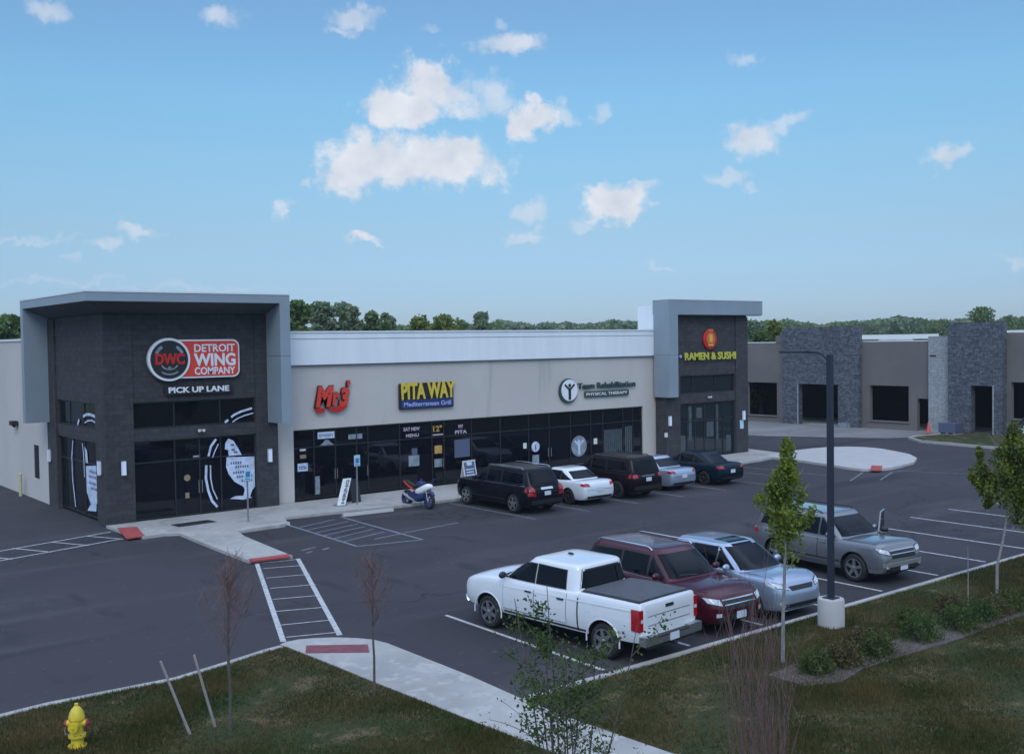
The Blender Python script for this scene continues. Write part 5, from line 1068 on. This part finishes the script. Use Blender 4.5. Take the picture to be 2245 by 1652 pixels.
# tops found by keeping the stake's length near 1.6 m
def onray(px, py, g, z):
    v = ray(px, py); t = (z-CAM.z)/v.z; return (CAM.x+v.x*t, CAM.y+v.y*t, z)
t1 = onray(352,1449,None,1.42); t2 = onray(425.5,1435,None,1.40)
stake((-5.80,-22.49), t1, 'grey wooden stake leaning left, nearer to the yellow hydrant'); stake((-5.33,-22.44), t2, 'grey wooden stake leaning left, nearer to the bare sapling')
def post_sign(x, y, h_, label, face, w_=.32, hh_=.46):
    s = thing('parking_sign', label, 'sign', (x, y, 0), R(12), 'accessible parking signs')
    q = MB(); q.box(-.025,.025,-.02,.02,0,h_); q.build('post', 'steel', s); q = MB(); q.box(-w_/2,w_/2,-.034,-.022,h_-hh_,h_); b_ = q.build('panel', 'signcyan', s)
    q = MB(); q.box(-w_*.30,w_*.30,-.040,-.034,h_-hh_*.72,h_-hh_*.28); q.build('pictogram', 'signblue', b_); q = MB(); q.box(-w_*.36,w_*.36,-.038,-.034,h_-hh_*.92,h_-hh_*.84); q.build('pictogram', 'signblue', b_)
post_sign(9.42,-2.15,2.15,'accessible parking sign on a steel post beside the white leaning banner','signblue')
post_sign(4.22,-2.95,2.12,'accessible parking sign on a steel post before the corner shop','signblue')
def wheelstop(x0, y0, x1, y1, label):
    s = MB(); d = Vector((x1-x0, y1-y0, 0)); n_ = Vector((-d.y, d.x, 0)).normalized()
    prof = [(-.09,0),(-.06,.11),(.06,.11),(.09,0)]
    A, Bv = Vector((x0,y0,.002)), Vector((x1,y1,.002)); vs = [A+n_*p[0]+Vector((0,0,p[1])) for p in prof]+[Bv+n_*p[0]+Vector((0,0,p[1])) for p in prof]
    s.add(vs, [(0,1,2,3),(7,6,5,4),(0,4,5,1),(1,5,6,2),(2,6,7,3),(3,7,4,0)]); tag(s.build('wheel_stop', 'concrete_new'), label, 'wheel stop', 'concrete wheel stops')
wheelstop(7.72,-3.92,9.9,-4.12,'concrete wheel stop on the left of the motorcycle'); wheelstop(3.3,-4.25,5.3,-4.15,'concrete wheel stop beside the diagonal walk')
# leaning banner board and two folding boards
s = thing('banner_board', 'narrow white board with upright lettering leaning on the pavement', 'sign', (8.75,-1.95,.10))
q = MB(); q.slab([(-.19,0),(.19,0),(.19,1.15),(-.19,1.15)], (0,0,.0), (1,0,0), (.33,.10,.94), .03); b_ = q.build('panel', 'white', s)
text('HIRING', .21, 'decal_dark', (.14,-.032,.08), (-.0+.33,.10,.94), (-1,0,0), th=.004, parent=b_, width=1.0, bold=.03)
q = MB(); q.tube([(.42,.12,1.02),(.5,.5,.0)], .014, 6); q.box(-.24,.24,-.2,.2,0,.03); q.build('stand', 'steel', s)
def aboard(x, y, label, m_, w_, h_, rz=0, face=None):
    s = thing('pavement_board', label, 'sign', (x, y, .10), rz)
    for sg_ in (-1, 1):
        q = MB(); q.slab([(-w_/2,0),(w_/2,0),(w_/2,h_),(-w_/2,h_)], (0,sg_*.22,0), (1,0,0), (0,-sg_*.20,1), .02*(1 if sg_ < 0 else -1)); p_ = q.build('panel', m_, s)
        if face and sg_ < 0:
            q = MB()
            q.slab([(-w_*.42,.06),(w_*.42,.06),(w_*.42,h_-.05),(-w_*.42,h_-.05)], (0,-.245,0), (1,0,0), (0,.20,1), .004); f_ = q.build('face', face, p_)
            q = MB()
            for (a, b, c0, c1) in ((-.2,.2,.82,.95),(-.33,.33,.66,.70),(-.3,.25,.56,.60),(-.33,.33,.44,.50),(-.33,.2,.34,.38),(-.3,.3,.18,.22)): q.slab([(w_*a,h_*c0),(w_*b,h_*c0),(w_*b,h_*c1),(w_*a,h_*c1)], (0,-.251,0), (1,0,0), (0,.20,1), .003)
            q.build('printing', 'decal', f_)
aboard(9.62,-1.45,'plain black folding board next to the white leaning banner','plastic',.5,.95,.2)
aboard(15.75,-1.35,'grey framed folding menu board behind the black three-row wagon','offwhite',.8,1.25,.15,'decal_dark')
s = thing('traffic_cone', 'orange traffic cones bundle by the pale block column', 'cone', (54.6,-1.7,.13))
q = MB(); q.box(-.2,.2,-.2,.2,0,.03); q.lathe([(.15,.03),(.04,.68),(.03,.70)], (0,0,0), 'z', 16); q.build('cone_body', 'orange', s, smooth=40); q = MB(); q.lathe([(.112,.25),(.083,.40)], (0,0,0), 'z', 16); q.build('band', 'white', s)
s['label'] = 'orange traffic cone by the pale block column of the unfinished building'
s = thing('cement_sack', 'pale grey bag of cement lying at the wide opening of the unfinished building', 'sack', (55.4,5.5,.02)); q = MB(); q.prism([(-.25,-.35),(.25,-.38),(.28,.3),(-.2,.36)],0,.34); q.build('sack', 'decal_grey', s)
s = thing('block_pallet', 'dark wrapped pallet of blocks by the farther stone pier', 'pallet', (54.6,-3.3,.12)); q = MB(); q.box(-.5,.5,-.6,.6,.12,.75); q.build('load', 'decal_dark', s); q = MB(); q.box(-.55,.55,-.65,.65,.0,.03)
for a in (-.5,0,.5): q.box(-.55,.55,a-.05,a+.05,.03,.12)
q.build('base', 'wood', s)
sp_c = suv('grey parked car at the right edge before the unfinished building', 53.2, -9.6, R(90), PT['silver'], 4.6, 1.85, 1.66, 1.05, 1.0, .35, None, chromeline=False)

# ------------------------------------------------------------------ plants
def limb(q, p, d, L_, r0, r1, n=5, wob=.06, seg=4, up_=0.0):
    pts = [Vector(p)]; d = Vector(d).normalized()
    for i in range(seg):
        d = (d+Vector((random.gauss(0,wob), random.gauss(0,wob), random.gauss(0,wob)+up_))).normalized(); pts.append(pts[-1]+d*L_/seg)
    q.tube(pts, [r0+(r1-r0)*i/seg for i in range(seg+1)], n, cap=False); return pts, d
def young_tree(x, y, zc0, zc1, rad, label, leaf='leaf_bright', n=5200, ls=.085, lobes=(), z=.1, group=None, leaf2='leaf_lime', lean=(0,0)):
    s = thing('young_tree', label, 'tree', (x, y, z), 0, group); q = MB(); H_ = zc1-z; base = zc0-z; lx, ly = lean
    q.tube([(0,0,-.05),(.015,.0,base*.5),(lx*.4,ly*.4,base),(lx*.8,ly*.8,base+(H_-base)*.5),(lx,ly,H_*.97)], [.045,.036,.030,.018,.004], 8); CC = []
    for (ox, oy, b0, H1, rd, frac) in [(lx, ly, base, H_, rad, 1.0)]+[(l_[0], l_[1], l_[2]-z, l_[3]-z, l_[4], .35) for l_ in lobes]:
        tips = []; wts = []
        for k in range(int(40*frac)+8):
            t = random.random()**.8; zz = b0+.02+(H1-b0)*t*.9; a = random.uniform(0, 6.283); rr = rd*(1-t)**.55*random.uniform(.6,1.15)+.04
            L2 = min(rr/math.sin(R(36)), (H1-zz)*.95)
            st = (ox*.8, oy*.8, zz) if frac == 1 else (ox*.5*(1-t)+ox*t, oy*.5*(1-t)+oy*t, zz)
            pts, _ = limb(q, st, (math.cos(a)*.62, math.sin(a)*.62, .80), L2, .012, .003, 4, .06, 4, .03); tips += pts[1:]; wts += [random.uniform(.15, 1.6)]*4
        T = np.array([tuple(p) for p in tips]); w = np.array(wts); w /= w.sum(); n1_ = int(n*frac); idx = RNG.choice(len(T), n1_, p=w); C_ = T[idx]+RNG.normal(0, rd*.105, (n1_, 3))*np.array([1,1,1.2])
        ph = np.arctan2(C_[:, 1]-oy, C_[:, 0]-ox); rr = np.hypot(C_[:, 0]-ox, C_[:, 1]-oy); tt = np.clip((C_[:, 2]-b0)/(H1-b0), 0, 1.05)
        env = rd*np.interp(tt, [0,.12,.3,.5,.68,.82,1.0], [.22,.62,1.0,.95,.55,.26,.09])*(1.05+.25*np.sin(3*ph+tt*11)+.2*np.sin(17*tt+ph*2)); CC.append(C_[(rr < env) & (C_[:, 2] > b0-.1)])
    q.build('trunk', 'bark_pale', s, smooth=60); C_ = np.concatenate(CC)
    m_ = (np.sin(C_[:, 2]*6+C_[:, 0]*9)+RNG.normal(0, .8, len(C_)) > .55).astype(np.int32)
    quads('crown', C_, RNG.uniform(ls*.55, ls*1.35, len(C_)), [leaf, leaf2], s, mis=m_, aspect=.7)
tx, ty = up((5.12,-26.72), .1)
young_tree(tx, ty, 1.95, 4.75, .62, 'young leafy tree with a bright green crown in front of the pewter off-roader', n=6800, lean=(.12,-.05))
tx, ty = up((13.80,-26.85), .1)
young_tree(tx+.05, ty, 1.65, 4.6, .88, 'broader leafy young tree at the right edge of the picture', n=10500, ls=.095, leaf='leaf_lime2', leaf2='leaf_bright', lean=(.55,-.2), lobes=[(-.30,.3,2.1,3.95,.42)])
tx2, ty2 = up((12.2,-26.95), .1); 
s = thing('young_tree', 'thin leafless whip of a tree left of the right-hand leafy tree', 'tree', (tx2, ty2, .1)); q = MB(); q.tube([(0,0,-.05),(.01,0,.8),(.03,.02,1.5)], [.018,.014,.006], 6); q.build('trunk', 'bark_pale', s)
def bare_tree(x, y, H_, base, rad, label, n=70, z=.1, mats=('bark','twig'), tr=.032, group='leafless columnar saplings', stake_=False):
    s = thing('bare_sapling', label, 'tree', (x, y, z), 0, group); q = MB()
    q.tube([(0,0,-.05),(.01,0,base*.6),(-.01,.01,base),(.0,0,H_*.7)], [tr,tr*.85,tr*.75,tr*.35], 8); q.build('trunk', mats[0], s, smooth=60); q = MB()
    for k in range(n):
        t = random.random(); zz = base+(H_-base)*t*.72; a = random.uniform(0, 6.283); pts, d = limb(q, (0,0,zz), (math.cos(a)*.62, math.sin(a)*.62, .8), (H_-zz)*random.uniform(.45,.95), .0056, .0018, 3, .07, 6, .17)
        for j in range(4):
            p = pts[random.randint(1, 5)]; a2 = random.uniform(0, 6.283); limb(q, p, (math.cos(a2)*.7, math.sin(a2)*.7, .8), (H_-zz)*random.uniform(.15,.4), .0045, .0018, 3, .07, 3)
    q.build('crown', mats[1], s)
x, y = up((-5.22,-22.80), .1); bare_tree(x, y, 3.2, 1.25, .4, 'leafless reddish sapling on the left verge beside the two stakes', 52, tr=.034)
x, y = up((-2.38,-22.92), .1); bare_tree(x, y, 2.85, 1.25, .3, 'leafless reddish sapling against the pavement near the striped crossing', 42, tr=.026)
def near_spot(px, depth):
    v = ray(px, 826); return CAM.x+v.x*depth, CAM.y+v.y*depth
def twig_shrub(x, y, H_, rad, label, n, m_):
    s = thing('twiggy_shrub', label, 'shrub', (x, y, .1), 0, 'leafless twiggy shrubs'); q = MB()
    for k in range(n):
        a = random.uniform(0, 6.283); r0 = rad*random.random()**.5; b = (r0*.55*math.cos(a), r0*.55*math.sin(a), -.05); Lk = H_*random.uniform(.55,1.0)*(1-.25*r0/rad)
        pts, d = limb(q, b, (math.cos(a)*r0*.16, math.sin(a)*r0*.16, 1), Lk, .0056, .0016, 3, .05, 7)
        for j in range(3):
            p = pts[random.randint(2, 6)]; a2 = random.uniform(0, 6.283); limb(q, p, (math.cos(a2)*.35, math.sin(a2)*.35, 1), Lk*random.uniform(.1,.28), .004, .0016, 3, .06, 3)
    q.build('stems', m_, s)
x, y = near_spot(1640, 14.2); twig_shrub(x, y, 4.35, .46, 'tall leafless twiggy shrub in front of the dark red crossover', 44, 'twig')
twig_shrub(x+.36, y-.15, 3.5, .36, 'shorter reddish twiggy shrub right of the tall twiggy one', 34, 'twig')
# near shrub-like tree with thin stems and sparse leaves
x, y = near_spot(1236, 11.2)
s = thing('multi_stem_tree', 'slender many-stemmed tree with sparse green leaves in the foreground', 'tree', (x, y, .1)); q = MB(); tips = []
for k in range(11):
    a = random.uniform(0, 6.283); lean = random.uniform(.08, .24); L2 = random.uniform(3.1, 4.15)
    pts, d = limb(q, (0,0,0), (math.cos(a)*lean-.05, math.sin(a)*lean+.02, 1), L2, .018, .004, 6, .022, 10)
    for j in range(16):
        i_ = random.randint(4, 9); p = pts[i_]; a2 = random.uniform(0, 6.283); p2, _ = limb(q, p, (math.cos(a2)*.9, math.sin(a2)*.9, .75), random.uniform(.25,.65), .005, .002, 4, .1, 4); tips += p2[1:]
q.build('trunk', 'bark', s, smooth=60)
T = np.array([tuple(p) for p in tips]); k = (T[:, 2] > 1.9); T = T[k]
# leaves gather on some sprays and leave others bare
w = (.2+np.clip(np.sin(T[:, 0]*7+1)+np.sin(T[:, 2]*5+T[:, 1]*6), 0, 2))*np.clip((T[:, 2]-1.4)/1.6, .3, 1); w /= w.sum(); idx = RNG.choice(len(T), 4200, p=w); C_ = T[idx]+RNG.normal(0, .055, (len(idx), 3)); quads('crown', C_, RNG.uniform(.025, .06, len(C_)), ['leaf_dark','leaf_mid'], s, mis=(RNG.random(len(C_)) < .45).astype(np.int32), aspect=.6)
# shrubs of the bed
shr = [(5.12,-27.51,.36,'leaf_olive','olive shrub at the near tip of the mulch bed'),(5.97,-27.58,.40,'leaf_rust','rusty brown shrub, second along the mulch bed'),(7.14,-27.59,.38,'leaf_olive','olive shrub, third along the mulch bed'),(8.81,-27.65,.46,'leaf_mid','fresh green shrub, fourth along the mulch bed'),
 (10.27,-27.75,.44,'leaf_mid','green shrub, fifth along the mulch bed'),(11.31,-27.67,.42,'leaf_dark','dark green shrub, sixth along the mulch bed'),(12.0,-27.72,.36,'leaf_rust','rusty shrub below the right-hand leafy tree'),(12.75,-27.7,.42,'leaf_olive','olive shrub at the right edge of the picture'),
 (7.7,-26.95,.26,'leaf_rust','low rusty shrub behind the row, nearest to the lamp post'),(9.6,-26.9,.36,'leaf_olive','olive shrub behind the row, middle of the bed'),(11.6,-26.8,.34,'leaf_rust','low brown shrub behind the row near the thin whip')]
for (x, y, r_, lf, lb) in shr:
    x, y = up((x, y), .13); s = thing('bed_shrub', lb, 'shrub', (x, y, .12), 0, 'shrubs in the mulch bed'); q = MB(); n_ = 2000; r_ *= .98
    for k in range(22):
        a = random.uniform(0, 6.283); limb(q, (0,0,-.03), (math.cos(a)*.7, math.sin(a)*.7, 1), r_*random.uniform(.7,1.25), .006, .002, 4, .1, 3)
    q.build('stems', 'bark', s)
    d = RNG.normal(size=(n_, 3)); d[:, 2] = abs(d[:, 2]); d /= np.linalg.norm(d, axis=1)[:, None]; rr = r_*RNG.uniform(.35, 1.0, n_)**.6*(1+.25*np.sin(5*np.arctan2(d[:, 1], d[:, 0])+d[:, 2]*4))
    C_ = d*rr[:, None]*np.array([1,1,1.15]); C_[:, 2] += .04; quads('foliage', C_, RNG.uniform(.035, .08, n_), [lf,'leaf_dark'], s, mis=(RNG.random(n_) < .25).astype(np.int32), aspect=.5, updir=(0,0,.8))
# far trees, each its own
def far_tree(px, ytop, wpx, d, leaf, label, n=4200, trunk=True, low=.18, name='broadleaf_tree', squash=1.):
    x, y, H_ = far_at(px, ytop, d); H_ = max(H_, 4); rad = wpx/FPX*d/2*1.25; H_ *= 1.04
    s = thing(name, label, 'tree', (x, y, -.05), 0, 'trees behind the buildings'); q = MB(); q.tube([(0,0,0),(0,0,H_*.5),(.1,0,H_*.8)], [H_*.028,H_*.02,H_*.008], 8)
    ncl = 34; cl = []
    for k in range(ncl):
        t = (k+.7)/ncl; zz = H_*(low+(1-low)*t*.97); rr = rad*math.sin(math.pi*min(1, .16+.78*t))**.6*random.uniform(.15,.92); a = random.uniform(0, 6.283); c0 = (rr*math.cos(a), rr*math.sin(a), zz-H_*.05); cr_ = min(rad*random.uniform(.28,.48), H_*.2)
        if c0[2]+cr_ > H_: c0 = (c0[0], c0[1], H_-cr_)
        cl.append((c0, cr_)); q.tube([(0,0,c0[2]*.6), c0], [H_*.008,H_*.003], 4)
    q.build('trunk', 'bark', s)
    m_ = n//ncl; P_ = []
    for c0, cr_ in cl:
        dd = RNG.normal(size=(m_, 3)); dd /= np.linalg.norm(dd, axis=1)[:, None]; P_.append(np.array(c0)+dd*cr_*RNG.uniform(.55,1.08,(m_,1))*np.array([1,1,.8]))
    quads('crown', np.concatenate(P_), RNG.uniform(.030, .055, m_*ncl)*H_*.95, [leaf], s, aspect=.8)
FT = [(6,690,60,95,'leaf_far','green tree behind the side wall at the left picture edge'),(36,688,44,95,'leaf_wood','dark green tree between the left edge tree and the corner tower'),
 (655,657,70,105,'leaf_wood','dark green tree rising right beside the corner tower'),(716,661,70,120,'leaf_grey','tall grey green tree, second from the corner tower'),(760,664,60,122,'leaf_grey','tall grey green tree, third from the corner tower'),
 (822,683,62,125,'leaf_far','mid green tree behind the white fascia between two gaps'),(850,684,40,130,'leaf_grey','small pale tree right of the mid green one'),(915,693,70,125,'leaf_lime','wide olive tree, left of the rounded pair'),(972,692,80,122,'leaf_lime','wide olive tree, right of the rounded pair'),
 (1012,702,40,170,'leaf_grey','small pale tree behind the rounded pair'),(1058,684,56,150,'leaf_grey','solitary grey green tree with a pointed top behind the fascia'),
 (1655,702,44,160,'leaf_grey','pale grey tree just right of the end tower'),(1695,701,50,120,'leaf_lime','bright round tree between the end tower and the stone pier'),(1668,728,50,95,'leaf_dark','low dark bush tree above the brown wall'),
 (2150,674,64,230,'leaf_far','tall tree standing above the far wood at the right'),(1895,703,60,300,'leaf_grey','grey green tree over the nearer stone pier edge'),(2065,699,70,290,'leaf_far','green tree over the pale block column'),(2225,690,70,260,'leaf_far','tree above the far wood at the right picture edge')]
for f in FT: far_tree(*f)
def wood(px0, px1, yt, d, leaf, n, label, amp=4):
    P_ = []; 
    for i in range(n):
        px = random.uniform(px0, px1); dd = d*random.uniform(.93,1.1); yy = yt+amp*(math.sin(px*.05)+math.sin(px*.021+1)+.6*math.sin(px*.13)); x, y, H_ = far_at(px, yy, dd); P_.append((x, y, max(.5, H_*random.random()**.5)))
    o = quads('far_wood', P_, RNG.uniform(.9, 2.0, n)*d/300, [leaf], aspect=.8); tag(o, label, 'wood', kind='stuff')
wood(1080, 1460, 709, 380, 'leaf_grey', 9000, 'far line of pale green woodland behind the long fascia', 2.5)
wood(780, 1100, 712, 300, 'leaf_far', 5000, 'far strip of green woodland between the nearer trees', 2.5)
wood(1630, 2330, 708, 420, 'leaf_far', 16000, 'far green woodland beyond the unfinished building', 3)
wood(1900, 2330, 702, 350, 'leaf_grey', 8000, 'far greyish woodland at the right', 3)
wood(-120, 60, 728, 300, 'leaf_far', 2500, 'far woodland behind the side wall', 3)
# low roofs far behind the unfinished building
def warehouse(px0, px1, ytop, d, label, wm_, rm_):
    x0, y0, h0 = far_at(px0, ytop, d); x1, y1, _ = far_at(px1, ytop, d); s = thing('warehouse', label, 'building', (x0, y0, 0), math.atan2(y1-y0, x1-x0)); L_ = math.hypot(x1-x0, y1-y0)
    q = MB(); q.box(0,L_,0,30,0,h0-.7); q.build('wall', wm_, s); q = MB(); q.box(-.5,L_+.5,-.5,30.5,h0-.7,h0); q.build('roof', rm_, s)
    q = MB(); k = 3
    while k < L_-3: q.box(k,k+1.6,-.06,-.01,1,h0*.55); k += 5
    q.build('window', 'glass', s)
warehouse(1895,2050,734,170,'long low white-roofed warehouse seen over the brown wall','cmu','coping')
warehouse(2195,2300,724,200,'pale roofed warehouse at the right edge behind the stone pier','brownstucco','coping')
warehouse(1938,1990,744,110,'small tan roofed house behind the brown wall','offwhite','beige')

# air: one even box of pale haze round camera and scene, the sky outside it
q = MB(); q.box(-1210, 1710, -1210, 1910, -1.1, 45); hz = q.build('haze', 'white'); tag(hz, kind='stuff')
hm = bpy.data.materials.new('haze'); hm.use_nodes = True; nt = hm.node_tree; nt.nodes.remove(nt.nodes['Principled BSDF'])
pv = nt.nodes.new('ShaderNodeVolumePrincipled'); pv.inputs['Color'].default_value = (.80,.88,1,1); pv.inputs['Density'].default_value = .00022; pv.inputs['Anisotropy'].default_value = 0
nt.links.new(pv.outputs[0], nt.nodes['Material Output'].inputs['Volume']); hz.data.materials.clear(); hz.data.materials.append(hm)
